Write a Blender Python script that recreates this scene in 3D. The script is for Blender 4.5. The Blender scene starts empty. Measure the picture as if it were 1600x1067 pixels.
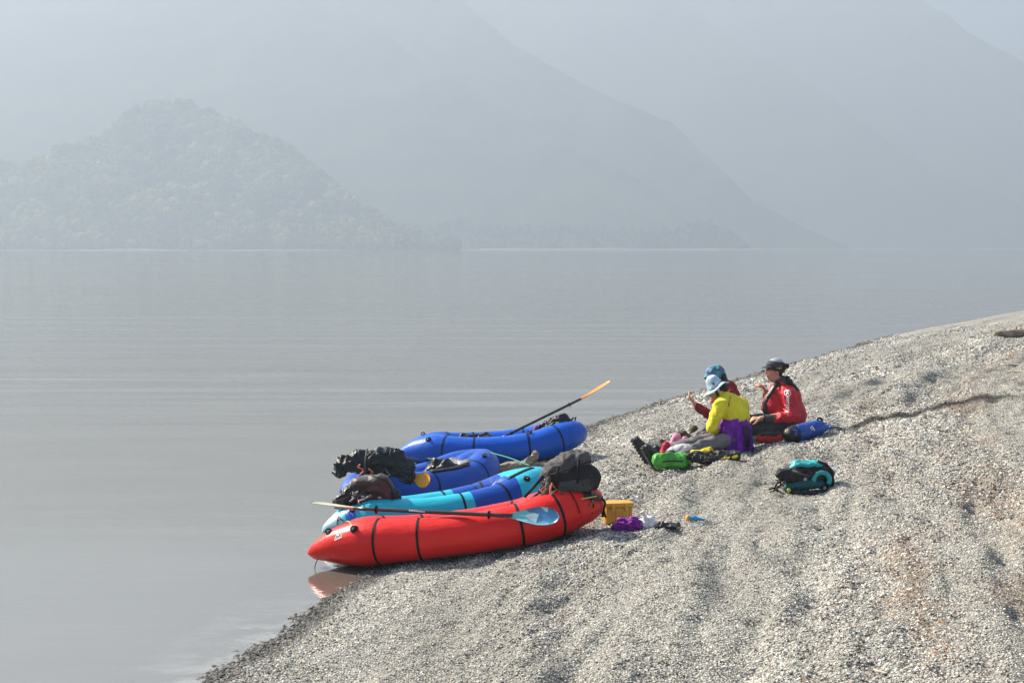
import bpy, bmesh, math, random
import numpy as np
from mathutils import Vector, Matrix, Quaternion, noise

random.seed(7); rng = np.random.default_rng(7)
R = math.radians
scene = bpy.context.scene
col = scene.collection

# ------------------------------------------------------------------ camera, light, exposure
EYE = 2.5
FPX = 2222.0
PITCH = math.atan((533.5 - 386) / FPX)
cam_d = bpy.data.cameras.new('camera'); cam_d.sensor_width = 36; cam_d.lens = 50
cam_d.clip_start = 0.1; cam_d.clip_end = 12000
cam = bpy.data.objects.new('camera', cam_d); col.objects.link(cam)
cam.location = (0, 0, EYE); cam.rotation_euler = (math.pi / 2 - PITCH, 0, 0)
scene.camera = cam

SUN_AZ, SUN_EL = R(-58), R(38)          # azimuth from +Y, negative is to the left
sun_dir = Vector((math.sin(SUN_AZ) * math.cos(SUN_EL), math.cos(SUN_AZ) * math.cos(SUN_EL), math.sin(SUN_EL)))
sun_d = bpy.data.lights.new('sun', 'SUN'); sun_d.energy = 5.0; sun_d.angle = R(0.6); sun_d.color = (1.0, 0.92, 0.78)
sun = bpy.data.objects.new('sun', sun_d); col.objects.link(sun)
sun.rotation_euler = sun_dir.to_track_quat('Z', 'Y').to_euler()

world = bpy.data.worlds.new('World'); scene.world = world; world.use_nodes = True
wn = world.node_tree.nodes; wl = world.node_tree.links
sky = wn.new('ShaderNodeTexSky'); sky.sky_type = 'NISHITA'; sky.sun_disc = False
sky.sun_elevation = SUN_EL; sky.sun_rotation = SUN_AZ; sky.dust_density = 2.0; sky.altitude = 200
wl.new(sky.outputs[0], wn['Background'].inputs[0]); wn['Background'].inputs[1].default_value = 0.055
scene.view_settings.view_transform = 'Standard'; scene.view_settings.look = 'None'
scene.view_settings.exposure = 2.0; scene.view_settings.gamma = 1.0
scene.view_settings.use_curve_mapping = False
cy = scene.cycles
cy.max_bounces = 8; cy.volume_bounces = 2; cy.transparent_max_bounces = 8; cy.diffuse_bounces = 3; cy.glossy_bounces = 3
cy.use_denoising = True; cy.volume_step_rate = 1.0
cy.caustics_reflective = False; cy.caustics_refractive = False
cy.sample_clamp_indirect = 4.0

# ------------------------------------------------------------------ helpers
def link(o, parent=None):
    col.objects.link(o)
    if parent is not None: o.parent = parent
    return o
def mesh_obj(name, verts, faces, mat=None, parent=None, smooth=True):
    me = bpy.data.meshes.new(name); me.from_pydata([tuple(v) for v in verts], [], faces); me.update()
    if smooth: me.polygons.foreach_set('use_smooth', [True] * len(me.polygons))
    if mat: me.materials.append(mat)
    return link(bpy.data.objects.new(name, me), parent)
def grid_mesh(name, X, Y, Z, mat, parent=None):
    """X, Y, Z: 2-D arrays (rows, columns)"""
    nr, nc = X.shape
    co = np.stack([X, Y, Z], -1).reshape(-1, 3).astype(np.float32)
    i = np.arange(nr * nc).reshape(nr, nc)
    q = np.stack([i[:-1, :-1], i[:-1, 1:], i[1:, 1:], i[1:, :-1]], -1).reshape(-1, 4)
    me = bpy.data.meshes.new(name)
    me.vertices.add(len(co)); me.vertices.foreach_set('co', co.ravel())
    me.loops.add(q.size); me.loops.foreach_set('vertex_index', q.ravel().astype(np.int32))
    me.polygons.add(len(q)); me.polygons.foreach_set('loop_start', np.arange(0, q.size, 4, dtype=np.int32))
    me.update(calc_edges=True); me.validate()
    me.polygons.foreach_set('use_smooth', np.ones(len(me.polygons), bool))
    me.materials.append(mat)
    return link(bpy.data.objects.new(name, me), parent)
def tag(o, label=None, cat=None, group=None, kind=None):
    if label: o['label'] = label
    if cat: o['category'] = cat
    if group: o['group'] = group
    if kind: o['kind'] = kind
    return o
def thing(name, loc, label, cat, rz=0.0, group=None):
    o = bpy.data.objects.new(name, None); o.empty_display_size = 0.1; link(o)
    o.location = loc; o.rotation_euler = (0, 0, rz)
    return tag(o, label, cat, group)
def fbm(p, oct=4):
    return noise.fractal(p, 1.0, 2.0, oct)

class NT:
    """small helper to write shader nodes"""
    def __init__(s, name):
        s.m = bpy.data.materials.new(name); s.m.use_nodes = True
        s.n = s.m.node_tree.nodes; s.l = s.m.node_tree.links
        s.b = s.n['Principled BSDF']; s.out = s.n['Material Output']
        s._co = None
    def new(s, t, **kw):
        n = s.n.new(t)
        for k, v in kw.items(): setattr(n, k, v)
        return n
    def co(s, which='Object'):
        if s._co is None: s._co = s.new('ShaderNodeTexCoord')
        return s._co.outputs[which]
    def geo(s): return s.new('ShaderNodeNewGeometry').outputs['Position']
    def link(s, a, b): s.l.new(a, b)
    def mapping(s, src, scale=(1, 1, 1), rot=(0, 0, 0)):
        m = s.new('ShaderNodeMapping'); m.inputs['Scale'].default_value = scale; m.inputs['Rotation'].default_value = rot
        s.link(src, m.inputs[0]); return m.outputs[0]
    def noise(s, src, scale, detail=3, rough=0.55, dist=0.0):
        n = s.new('ShaderNodeTexNoise'); n.inputs['Scale'].default_value = scale; n.inputs['Detail'].default_value = detail
        n.inputs['Roughness'].default_value = rough; n.inputs['Distortion'].default_value = dist
        s.link(src, n.inputs['Vector']); return n.outputs[0]
    def voronoi(s, src, scale, feature='F1', out='Distance'):
        n = s.new('ShaderNodeTexVoronoi'); n.feature = feature; n.inputs['Scale'].default_value = scale
        s.link(src, n.inputs['Vector']); return n.outputs[out]
    def ramp(s, src, stops, interp='LINEAR'):
        r = s.new('ShaderNodeValToRGB'); r.color_ramp.interpolation = interp
        e = r.color_ramp.elements
        while len(e) < len(stops): e.new(0.5)
        for k, (p, c) in enumerate(stops):
            e[k].position = p; e[k].color = (c[0], c[1], c[2], 1) if hasattr(c, '__len__') else (c, c, c, 1)
        s.link(src, r.inputs[0]); return r.outputs[0]
    def math(s, op, a, b=None, clamp=False):
        n = s.new('ShaderNodeMath'); n.operation = op; n.use_clamp = clamp
        for k, v in enumerate((a, b)):
            if v is None: continue
            if hasattr(v, 'is_output'): s.link(v, n.inputs[k])
            else: n.inputs[k].default_value = v
        return n.outputs[0]
    def mix(s, fac, a, b, mode='MIX'):
        n = s.new('ShaderNodeMix'); n.data_type = 'RGBA'; n.blend_type = mode
        for k, v in ((0, fac), (6, a), (7, b)):
            if hasattr(v, 'is_output'): s.link(v, n.inputs[k])
            elif k == 0: n.inputs[0].default_value = v
            else: n.inputs[k].default_value = (*v, 1) if len(v) == 3 else v
        return n.outputs[2]
    def sep(s, src):
        n = s.new('ShaderNodeSeparateXYZ'); s.link(src, n.inputs[0]); return n.outputs
    def attr(s, name, inst=False):
        n = s.new('ShaderNodeAttribute'); n.attribute_name = name
        if inst: n.attribute_type = 'INSTANCER'
        return n
    def bump(s, h, strength=0.3, dist=0.01, normal=None):
        b = s.new('ShaderNodeBump'); b.inputs['Strength'].default_value = strength; b.inputs['Distance'].default_value = dist
        s.link(h, b.inputs['Height'])
        if normal is not None: s.link(normal, b.inputs['Normal'])
        s.link(b.outputs[0], s.b.inputs['Normal']); return b.outputs[0]
    def set(s, **kw):
        names = dict(color='Base Color', rough='Roughness', metal='Metallic', spec='Specular IOR Level', trans='Transmission Weight',
                     coat='Coat Weight', sheen='Sheen Weight', ior='IOR', sss='Subsurface Weight')
        for k, v in kw.items():
            i = s.b.inputs[names[k]]
            if hasattr(v, 'is_output'): s.link(v, i)
            elif k == 'color': i.default_value = (*v, 1)
            else: i.default_value = v
        return s

# ------------------------------------------------------------------ the lie of the land
SHY = np.array([-40, -15, 0, 8.2, 9.94, 11.2, 13.5, 16.4, 19.9, 23.2, 26, 31, 41.5, 56, 80, 110, 160.])
SHX = np.array([-15, -6.4, -3.5, -1.72, -1.34, -1.02, -.52, .12, 1.05, 2.6, 3.9, 6.3, 11.4, 20, 38, 66, 130.])
_yy = np.linspace(-40, 160, 4001)
_xx = np.interp(_yy, SHY, SHX)
_k = np.hanning(141); _k /= _k.sum()
_xs = np.convolve(np.pad(_xx, 70, mode='edge'), _k, 'valid')
_dx = np.gradient(_xs, _yy)
def shore_d(x, y):
    return (x - np.interp(y, _yy, _xs)) / np.sqrt(1 + np.interp(y, _yy, _dx) ** 2)
def vnoise(x, y, seed=0):
    """cheap smooth value noise on arrays, range about -1..1"""
    xi = np.floor(x).astype(np.int64); yi = np.floor(y).astype(np.int64)
    fx = x - xi; fy = y - yi; fx = fx * fx * (3 - 2 * fx); fy = fy * fy * (3 - 2 * fy)
    def h(a, b):
        n = (a * 374761393 + b * 668265263 + seed * 1442695041) & 0x7fffffff
        n = ((n ^ (n >> 13)) * 1274126177) & 0x7fffffff
        return ((n ^ (n >> 16)) & 0xffff) / 32767.5 - 1
    return (h(xi, yi) * (1 - fx) + h(xi + 1, yi) * fx) * (1 - fy) + (h(xi, yi + 1) * (1 - fx) + h(xi + 1, yi + 1) * fx) * fy
FOOT = None
def height(x, y):
    x = np.asarray(x, float); y = np.asarray(y, float)
    d = shore_d(x, y)
    d = d + (.09 * vnoise(y * 1.3, x * 1.3, 3) + .05 * vnoise(y * 4, x * 4, 4)) * np.exp(-(d / .5) ** 2)
    z = np.where(d < 0, np.maximum(.13 * d, -3.0), np.where(d < 9, .14 * d, 1.26 + .05 * (d - 9)))
    z = np.minimum(z, 3.2)
    up = np.clip(d / 1.2, 0, 1)
    # low berms that follow the water's edge, tracks trodden along them, scuffs
    z = z + up * (.030 * np.sin(d * 5.1 + 1.3 * vnoise(y * .35, d * .5, 5)) * (.5 + .5 * vnoise(y * .3, d * .8, 6))
                  + .050 * vnoise(d * .9, y * .25, 7) + .045 * vnoise(d * 2.2, y * .7, 8) + .022 * vnoise(d * 4.5, y * 1.3, 18))
    near = np.clip((34 - y) / 12, 0, 1)
    s1 = vnoise(d * 4.2 + .8 * y, y * .55, 9)                  # long raked furrows
    s3 = vnoise(d * 8.5 - 1.1 * y, y * 1.3, 19)
    s2 = vnoise(d * 7, y * 5 + 5, 10)                          # scattered footmarks
    z = z + up * near * (.040 * s1 + .020 * s3 - .085 * np.clip(s2 - .52, 0, 1) - .10 * np.clip(vnoise(d * 10 + 7, y * 7, 29) - .62, 0, 1) + .006 * vnoise(d * 17, y * 14, 11))
    # drag marks: narrow ridges and grooves
    def groove(c, w, a, y0, y1):
        q = (d - c) / w; e = np.clip((y - y0) / 1.2, 0, 1) * np.clip((y1 - y) / 2.5, 0, 1)
        return .62 * a * e * (np.exp(-q ** 2) - .9 * np.exp(-(q - 1.9) ** 2)) * (.75 + .35 * vnoise(y * 2.3, y * 0 + c, 33))
    wob = .10 * vnoise(y * .6, y * 0, 34) + .03 * vnoise(y * 2.1, y * 0, 35)
    for c, w, a, y0, y1 in ((1.25 + .33 * (y - 7.4), .075, .040, 5.0, 11.5), (1.02 + .30 * (y - 7.4), .055, .028, 5.0, 10.5), (1.75 + .30 * (y - 7.4), .06, .024, 5.0, 10.0),
                            (2.75 + wob, .07, .028, 4.5, 19), (3.30 + wob * 1.3, .08, .038, 4.5, 24), (3.62 + wob, .05, .022, 4.5, 18), (4.30 - wob, .09, .040, 4.5, 28), (5.0 + wob, .09, .034, 6, 28), (2.2 - wob, .06, .022, 9, 20), (1.3 + wob, .06, .020, 12.5, 24)):
        z = z + groove(c, w, a, y0, y1)
    return z
def ground_z(x, y): return float(height(np.array([x]), np.array([y]))[0])
def pix(px, py, D):
    """the world point seen at a pixel of the 1600 x 1067 photograph at forward distance D"""
    c, s = math.cos(PITCH), math.sin(PITCH)
    u, v = (px - 800) / FPX, (533.5 - py) / FPX
    t = D / (c + v * s)
    return Vector((u * t, D, EYE + t * (v * c - s)))
def on_ground(px, py):
    lo, hi = 4.0, 70.0
    for _ in range(400):
        pass
        break
    D = lo
    while D < hi:
        p = pix(px, py, D)
        if p.z <= max(ground_z(p.x, p.y), 0): break
        D += .05
    return pix(px, py, D)

# ------------------------------------------------------------------ far shore: mountains in the haze
def mountain_material(name, col_a, col_b, scale):
    t = NT(name); p = t.geo()
    c = t.ramp(t.noise(p, scale, 5, .65), [(.35, col_a), (.65, col_b)])
    t.set(color=c, rough=.95, spec=.1); t.bump(t.noise(p, scale * 4, 4, .7), .6, 2.0 / (scale * 40))
    return t.m
FOREST = mountain_material('forest_floor', (.020, .030, .018), (.055, .070, .035), .05)
SLOPE = mountain_material('mountain_slope', (.035, .045, .035), (.085, .095, .065), .02)
SHORE = mountain_material('far_gravel', (.12, .12, .115), (.26, .255, .24), .3)
layers = {}
def mountain(name, Df, prof, mat, cap, rough, k=1.25, seed=0, n=360, m=70):
    px = np.array([p[0] for p in prof], float); py = np.array([p[1] for p in prof], float)
    tan = (386 - py) / FPX / 1.0
    Zr = np.clip(tan * Df / (1 - k * tan), 0, cap)
    Yr = Df + k * Zr; Xr = (px - 800) / FPX * Yr
    xs = np.linspace(Xr.min(), Xr.max(), n)
    o = np.argsort(Xr)
    zr = np.interp(xs, Xr[o], Zr[o])
    t = np.concatenate([np.linspace(0, 1, m), 1 + np.linspace(0.05, 1.2, 12)])
    X = np.tile(xs, (len(t), 1)); T = np.tile(t[:, None], (1, n)); ZR = np.tile(zr, (len(t), 1))
    Y = Df + k * ZR * T + np.where(T < .001, 0, 0) + 10 * T
    N = sum(vnoise(X / s + 7 * seed, Y / s, seed + q) * s for q, s in enumerate((140, 60, 28, 13, 6))) * rough
    Z = np.where(T <= 1, ZR * (T ** 1.08), ZR * np.clip(2.0 - T, -.2, 1)) + N * np.clip(T * (1.05 - np.abs(T - 1)) * 1.6, 0, 1) * np.clip(ZR / 60, 0, 1)
    Z = Z - .4 * (T < .001) * 8
    ob = grid_mesh(name, X, Y, Z, mat); tag(ob, kind='structure')
    layers[name] = (X, Y, Z, T)
    return ob
mountain('wooded_hill', 1000, [(-900, 190), (-500, 260), (-200, 232), (0, 262), (70, 254), (130, 236), (180, 204), (215, 178), (255, 166), (300, 178), (345, 199), (400, 220), (450, 242),
                     (500, 274), (540, 308), (590, 342), (640, 368), (680, 380), (720, 387)], FOREST, 160, .045, k=1.1, seed=1)
mountain('wooded_ridge', 1150, [(-300, -220), (300, -100), (500, -10), (620, 60), (700, 112), (800, 166), (880, 212), (940, 240), (1000, 268), (1040, 290), (1080, 318), (1120, 345),
                      (1145, 360), (1160, 374), (1168, 387)], SLOPE, 300, .06, k=1.3, seed=2)
mountain('mountain', 1230, [(-1400, -200), (640, -150), (690, -40), (720, 0), (800, 62), (850, 95), (900, 120), (920, 133), (990, 178), (1050, 195), (1075, 213), (1100, 242),
                            (1140, 280), (1180, 312), (1230, 336), (1280, 362), (1340, 387)], SLOPE, 325, .07, seed=3)
mountain('mountain', 1560, [(-300, -300), (950, -120), (1060, 0), (1140, 56), (1200, 100), (1260, 145), (1330, 195), (1400, 238), (1450, 262), (1500, 283), (1560, 300), (1640, 345), (1720, 387)],
         SLOPE, 362, .085, seed=4)
mountain('mountain', 1720, [(300, -200), (1330, -120), (1430, 0), (1500, 50), (1560, 85), (1640, 130), (1750, 190), (1850, 250), (2000, 300), (2150, 384)], SLOPE, 385, .085, seed=5)
# low stony strip at the foot of the far shore
_x = np.linspace(-1400, 1500, 400)
_yf = 985 + 18 * vnoise(_x / 90, _x * 0, 31) + np.clip((_x + 60) / 300, 0, 1) * 145 + np.clip((_x - 150) / 300, 0, 1) * 190
_w = np.array([0, .35, 1.0, 1.3, 1.0])[:, None] * (1 + .7 * vnoise(_x / 25, _x * 0 + 3, 32))[None, :]
grid_mesh('far_shore', np.tile(_x, (5, 1)), _yf[None, :] + np.array([0, 1, 6, 20, 60])[:, None], np.array([-.5, .15, .45, .8, 1.1])[:, None] * (1 + .6 * vnoise(_x / 20, _x * 0 + 3, 32))[None, :],
          SHORE)['kind'] = 'structure'

def scatter(name, pts, rot, scl, shade, mat, kind='stuff', subdiv=2, rough=.35, nfreq=1.6, label=None, smooth=False):
    """one object of many small instanced lumps (stones, tree crowns)"""
    me = bpy.data.meshes.new(name); n = len(pts)
    me.vertices.add(n); me.vertices.foreach_set('co', np.asarray(pts, np.float32).ravel())
    for nm, arr in (('rot', rot), ('scl', scl), ('shade', shade)):
        a = me.attributes.new(nm, 'FLOAT_VECTOR', 'POINT'); a.data.foreach_set('vector', np.asarray(arr, np.float32).ravel())
    me.update()
    o = link(bpy.data.objects.new(name, me)); tag(o, label=label, kind=kind)
    ng = bpy.data.node_groups.new(name + '_nodes', 'GeometryNodeTree')
    ng.interface.new_socket('Geometry', in_out='INPUT', socket_type='NodeSocketGeometry')
    ng.interface.new_socket('Geometry', in_out='OUTPUT', socket_type='NodeSocketGeometry')
    N = ng.nodes.new; L = ng.links.new
    gi, go = N('NodeGroupInput'), N('NodeGroupOutput')
    def named(a):
        q = N('GeometryNodeInputNamedAttribute'); q.data_type = 'FLOAT_VECTOR'; q.inputs['Name'].default_value = a; return q.outputs[0]
    g2i = N('GeometryNodeGeometryToInstance')
    for v in range(5):                               # five different lumps
        ico = N('GeometryNodeMeshIcoSphere'); ico.inputs['Radius'].default_value = 1.0; ico.inputs['Subdivisions'].default_value = subdiv
        sp = N('GeometryNodeSetPosition'); nz = N('ShaderNodeTexNoise'); nz.noise_dimensions = '4D'
        nz.inputs['Scale'].default_value = nfreq; nz.inputs['W'].default_value = v * 3.7; nz.inputs['Detail'].default_value = 2
        sub = N('ShaderNodeVectorMath'); sub.operation = 'SUBTRACT'; sub.inputs[1].default_value = (.5, .5, .5)
        sc = N('ShaderNodeVectorMath'); sc.operation = 'SCALE'; sc.inputs['Scale'].default_value = rough * 4
        L(nz.outputs['Color'], sub.inputs[0]); L(sub.outputs[0], sc.inputs[0])
        L(ico.outputs[0], sp.inputs['Geometry']); L(sc.outputs[0], sp.inputs['Offset'])
        ss = N('GeometryNodeSetShadeSmooth'); ss.inputs['Shade Smooth'].default_value = smooth
        sm = N('GeometryNodeSetMaterial'); sm.inputs['Material'].default_value = mat
        L(sp.outputs[0], ss.inputs[0]); L(ss.outputs[0], sm.inputs[0])
        L(sm.outputs[0], g2i.inputs[0])
    iop = N('GeometryNodeInstanceOnPoints'); iop.inputs['Pick Instance'].default_value = True
    rnd = N('FunctionNodeRandomValue'); rnd.data_type = 'INT'
    rnd.inputs[4].default_value = 0; rnd.inputs[5].default_value = 4
    L(gi.outputs[0], iop.inputs['Points']); L(g2i.outputs[0], iop.inputs['Instance']); L(rnd.outputs[2], iop.inputs['Instance Index'])
    L(named('rot'), iop.inputs['Rotation']); L(named('scl'), iop.inputs['Scale'])
    L(iop.outputs[0], go.inputs[0])
    md = o.modifiers.new('scatter', 'NODES'); md.node_group = ng
    return o

t = NT('tree_crown'); a = t.attr('shade', True)
t.set(color=a.outputs['Vector'], rough=.85, spec=.15)
CROWN = t.m
def crowns(name, layer, n, r0, r1, seed, tmax=1.05, sel=None, bright=1.0):
    X, Y, Z, T = layer; g = np.random.default_rng(seed)
    nr, nc = X.shape
    i = g.integers(0, nr - 1, n); j = g.integers(0, nc - 1, n); u = g.random(n); v = g.random(n)
    def s(A): return (A[i, j] * (1 - u) * (1 - v) + A[i, j + 1] * (1 - u) * v + A[i + 1, j] * u * (1 - v) + A[i + 1, j + 1] * u * v)
    x, y, z, tt = s(X), s(Y), s(Z), s(T)
    k = (tt < tmax) & (z > .5) & (vnoise(x / 22, y / 22, seed) > -.75)
    if sel: k &= sel(x, y, z)
    x, y, z = x[k], y[k], z[k]; n = len(x)
    r = r0 + (r1 - r0) * g.random(n) ** 1.6
    pts = np.stack([x, y, z + r * .55 + g.random(n) * r * .5], -1)
    scl = np.stack([r * g.uniform(.85, 1.2, n), r * g.uniform(.85, 1.2, n), r * g.uniform(.6, 1.15, n)], -1)
    rot = np.stack([g.uniform(-.3, .3, n), g.uniform(-.3, .3, n), g.uniform(0, 6.28, n)], -1)
    c = g.random(n)[:, None]; w = np.clip(g.normal(1, .3, n), .4, 2)[:, None]
    big = np.clip(.75 + .6 * vnoise(x / 30, y / 30 + z / 18, seed + 1) + .5 * vnoise(x / 11, z / 9, seed + 2), .15, 2.2)[:, None]
    shade = (np.array([.050, .080, .028]) * (1 - c) + np.array([.150, .165, .050]) * c) * w * big * bright
    return scatter(name, pts, rot, scl, np.clip(shade, 0, .3), CROWN, subdiv=3, rough=.36, nfreq=3.4, smooth=False)
L = layers
crowns('forest', L['wooded_hill'], 30000, 1.1, 4.4, 51, bright=1.65)
crowns('forest', L['wooded_ridge'], 9000, 1.0, 2.4, 52, bright=.45, sel=lambda x, y, z: (z < 30 + 14 * vnoise(x / 60, x * 0, 3)) & (x > -420))
# ------------------------------------------------------------------ lake
t = NT('lake_water'); p = t.geo()
xyz = t.sep(p)
fine = t.noise(t.mapping(p, (5, 9, 1), (0, 0, .12)), 1.0, 4, .62)
swell = t.noise(t.mapping(p, (.035, .55, 1), (0, 0, -.03)), 1.0, 2, .5, .3)
swell2 = t.noise(t.mapping(p, (.10, 1.7, 1), (0, 0, .05)), 1.0, 2, .5, .2)
patch = t.ramp(t.noise(t.mapping(p, (.010, .035, 1)), 1.0, 2), [(.38, 0.2), (.62, 1.0)])
h = t.math('ADD', t.math('MULTIPLY', t.math('MULTIPLY', swell, 4.2), patch), t.math('MULTIPLY', t.math('MULTIPLY', swell2, .95), patch))
far_w = t.ramp(t.math('MULTIPLY', xyz[1], .01), [(.14, .14), (.24, .85)])
h = t.math('MULTIPLY', h, far_w)
h = t.math('ADD', h, t.math('MULTIPLY', fine, .032))
silt = t.ramp(t.noise(t.mapping(p, (.5, 1.1, 1)), 1.0, 5, .6), [(.3, (.112, .106, .090)), (.7, (.134, .125, .106))])
t.set(color=silt, rough=.035, ior=2.95, spec=.5)
t.bump(h, 1.0, .05)
WATER = t.m
lake = mesh_obj('lake', [(-4000, -60, 0), (4000, -60, 0), (4000, 5000, 0), (-4000, 5000, 0)], [(0, 1, 2, 3)], WATER, smooth=False)
tag(lake, kind='structure')

# ------------------------------------------------------------------ gravel beach
def gravel_color(t, p, use_attr=None):
    pass
t = NT('gravel'); p = t.geo()
v = t.voronoi(p, 62, out='Color'); v1 = t.sep(v)[0]
c = t.ramp(v1, [(0, (.10, .10, .095)), (.3, (.24, .235, .215)), (.65, (.40, .385, .34)), (1, (.56, .53, .47))])
leaf = t.noise(t.mapping(p, (.9, .30, 1), (0, 0, -.3)), 1.0, 3, .6)
fx = t.sep(p)
c = t.mix(t.ramp(t.noise(p, 220, 2), [(.35, .0), (.75, .5)]), c, (.20, .195, .18))
at = t.attr('tone')
c = t.mix(1.0, c, at.outputs['Color'], 'MULTIPLY')
t.set(color=c, rough=.9, spec=.2)
hh = t.math('ADD', t.voronoi(p, 62), t.math('MULTIPLY', t.noise(p, 150, 3), .6))
t.bump(hh, 1.0, .02)
GRAVEL = t.m
def axis(knots):
    out = []
    for (a, b, st) in knots: out += list(np.arange(a, b, st))
    return np.array(out + [knots[-1][1]])
# one sheet: columns measured from the water's edge, rows along it
dd = axis([(-60, -4, 8), (-4, -.8, .4), (-.8, 6.5, .035), (6.5, 10, .1), (10, 90, 4)])
yy = axis([(-30, 4, .6), (4, 15, .035), (15, 26, .07), (26, 45, .2), (45, 160, 2.5)])
DD, YY = np.meshgrid(dd, yy)
XX = np.interp(YY, _yy, _xs) + DD * np.sqrt(1 + np.interp(YY, _yy, _dx) ** 2)
def dark_streak_at(x, y):  # how far sheet and stones are darkened along one long streak
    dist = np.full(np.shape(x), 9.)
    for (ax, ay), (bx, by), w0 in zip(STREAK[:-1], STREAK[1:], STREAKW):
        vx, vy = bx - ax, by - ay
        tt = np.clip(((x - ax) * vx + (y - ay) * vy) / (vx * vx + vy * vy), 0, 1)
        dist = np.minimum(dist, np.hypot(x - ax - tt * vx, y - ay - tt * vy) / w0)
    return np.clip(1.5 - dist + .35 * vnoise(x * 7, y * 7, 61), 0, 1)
def leaf_amount(x, y, d):
    """how much brown litter lies among the stones"""
    wv = .35 * vnoise(y * .4, y * 0 + 2, 41) + .12 * vnoise(y * 1.7, y * 0, 45)
    b = np.exp(-((d - 4.12 - .045 * y - .5 * wv) / .26) ** 2) * (.60 + .65 * vnoise(y * 1.2, d * 2, 42))
    b2 = np.exp(-((d - 3.80 - .5 * wv) / .14) ** 2) * .9 * (.3 + .8 * vnoise(y * 1.1, d * 2, 44))
    b3 = np.exp(-((d - 6.2 - wv) / .6) ** 2) * .7
    return np.clip(b + b2 + b3, 0, 1)
def patches(x, y, d):
    """light and dark drifts of stone running along the beach"""
    return 1.03 + .16 * vnoise(d * 1.7 + 4, y * .45, 81) + .12 * vnoise(d * 5, y * 1.4, 82) + .06 * vnoise(d * 11, y * 5, 83)
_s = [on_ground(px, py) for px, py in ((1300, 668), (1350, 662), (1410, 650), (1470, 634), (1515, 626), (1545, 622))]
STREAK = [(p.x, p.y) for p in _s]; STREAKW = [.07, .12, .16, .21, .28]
beach = grid_mesh('beach', XX, YY, height(XX, YY), GRAVEL); tag(beach, kind='structure')
_l = leaf_amount(XX, YY, DD)[..., None]; _w = np.clip(1 - (height(XX, YY) - .008) / .030, 0, 1)[..., None]
_t = (np.ones(3) * (1 - _l) + np.array([.78, .73, .68]) * _l) * patches(XX, YY, DD)[..., None] * (1 - .6 * _w) * (1 - .8 * dark_streak_at(XX, YY)[..., None])
_a = beach.data.attributes.new('tone', 'FLOAT_COLOR', 'POINT')
_a.data.foreach_set('color', np.concatenate([_t, np.ones(_t.shape[:2] + (1,))], -1).astype(np.float32).ravel())
lakebed = mesh_obj('lakebed', [(-4200, -200, -3.2), (4200, -200, -3.2), (4200, 5200, -3.2), (-4200, 5200, -3.2)], [(0, 1, 2, 3)], FOREST, smooth=False)
tag(lakebed, kind='structure')

# loose stones over the sheet, coarser at the water's edge
t = NT('pebble'); a = t.attr('shade', True)
pc = t.mix(t.ramp(t.noise(t.co('Object'), 2.2, 3), [(.35, .0), (.8, .45)]), a.outputs['Vector'], (.16, .155, .14))
t.set(color=pc, rough=.82, spec=.3)
PEBBLE = t.m
def stones(name, y0, y1, dens, r0, r1, seed, dmax):
    g = np.random.default_rng(seed)
    n = int((y1 - y0) * (dmax + .35) * dens)
    y = g.uniform(y0, y1, n); d = g.uniform(-.35, dmax, n)
    x = np.interp(y, _yy, _xs) + d * np.sqrt(1 + np.interp(y, _yy, _dx) ** 2)
    k = (x < .46 * y + 1.6) & (x > -.46 * y - 1.5)
    x, y, d = x[k], y[k], d[k]; n = len(x)
    z = height(x, y)
    coarse = np.clip(.42 + .85 * vnoise(d * 1.1 + 9, y * .35, 21) + .5 * np.exp(-(d / 1.1) ** 2), .12, 1.5)
    r = (r0 + (r1 - r0) * g.random(n) ** 3.0) * (.6 + .55 * coarse)
    scl = np.stack([r * g.uniform(.8, 1.35, n), r * g.uniform(.7, 1.0, n), r * g.uniform(.28, .62, n)], -1)
    rot = np.stack([g.normal(0, .5, n), g.normal(0, .5, n), g.uniform(0, 6.28, n)], -1)
    tone = g.random(n)
    base = np.interp(tone, [0, .14, .32, .6, .88, 1], [.03, .10, .33, .55, .66, .76])[:, None]
    tint = np.where(g.random(n)[:, None] < .5, np.array([1.0, .925, .79]), np.array([1.0, .99, .94]))
    col_ = base * tint
    lf = leaf_amount(x, y, d); q = g.random(n) < (.06 + .55 * lf)
    brown = np.array([.36, .185, .085]) * g.uniform(.1, 1.4, n)[:, None]
    col_ = np.where(q[:, None], brown, col_)
    wet = np.clip(1 - (z - .008) / .030, 0, 1)[:, None]
    col_ = col_ * (1 - .62 * wet)
    col_ = col_ * patches(x, y, d)[:, None] * (1 - .93 * dark_streak_at(x, y)[:, None])
    pts = np.stack([x, y, z + scl[:, 2] * .35], -1)
    # flat litter pieces are longer and thinner
    scl = np.where(q[:, None], scl * np.array([1.2, .7, .5]), scl)
    return scatter(name, pts, rot, scl, col_, PEBBLE, subdiv=1, rough=.16, nfreq=1.1)
stones('gravel', 4.6, 9.5, 7500, .0034, .0120, 71, 7.5)
stones('gravel', 9.5, 14, 5200, .0040, .0128, 72, 8.0)
stones('gravel', 14, 22, 2200, .0062, .0165, 73, 8.0)
stones('gravel', 22, 40, 380, .012, .030, 74, 7.0)

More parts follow.
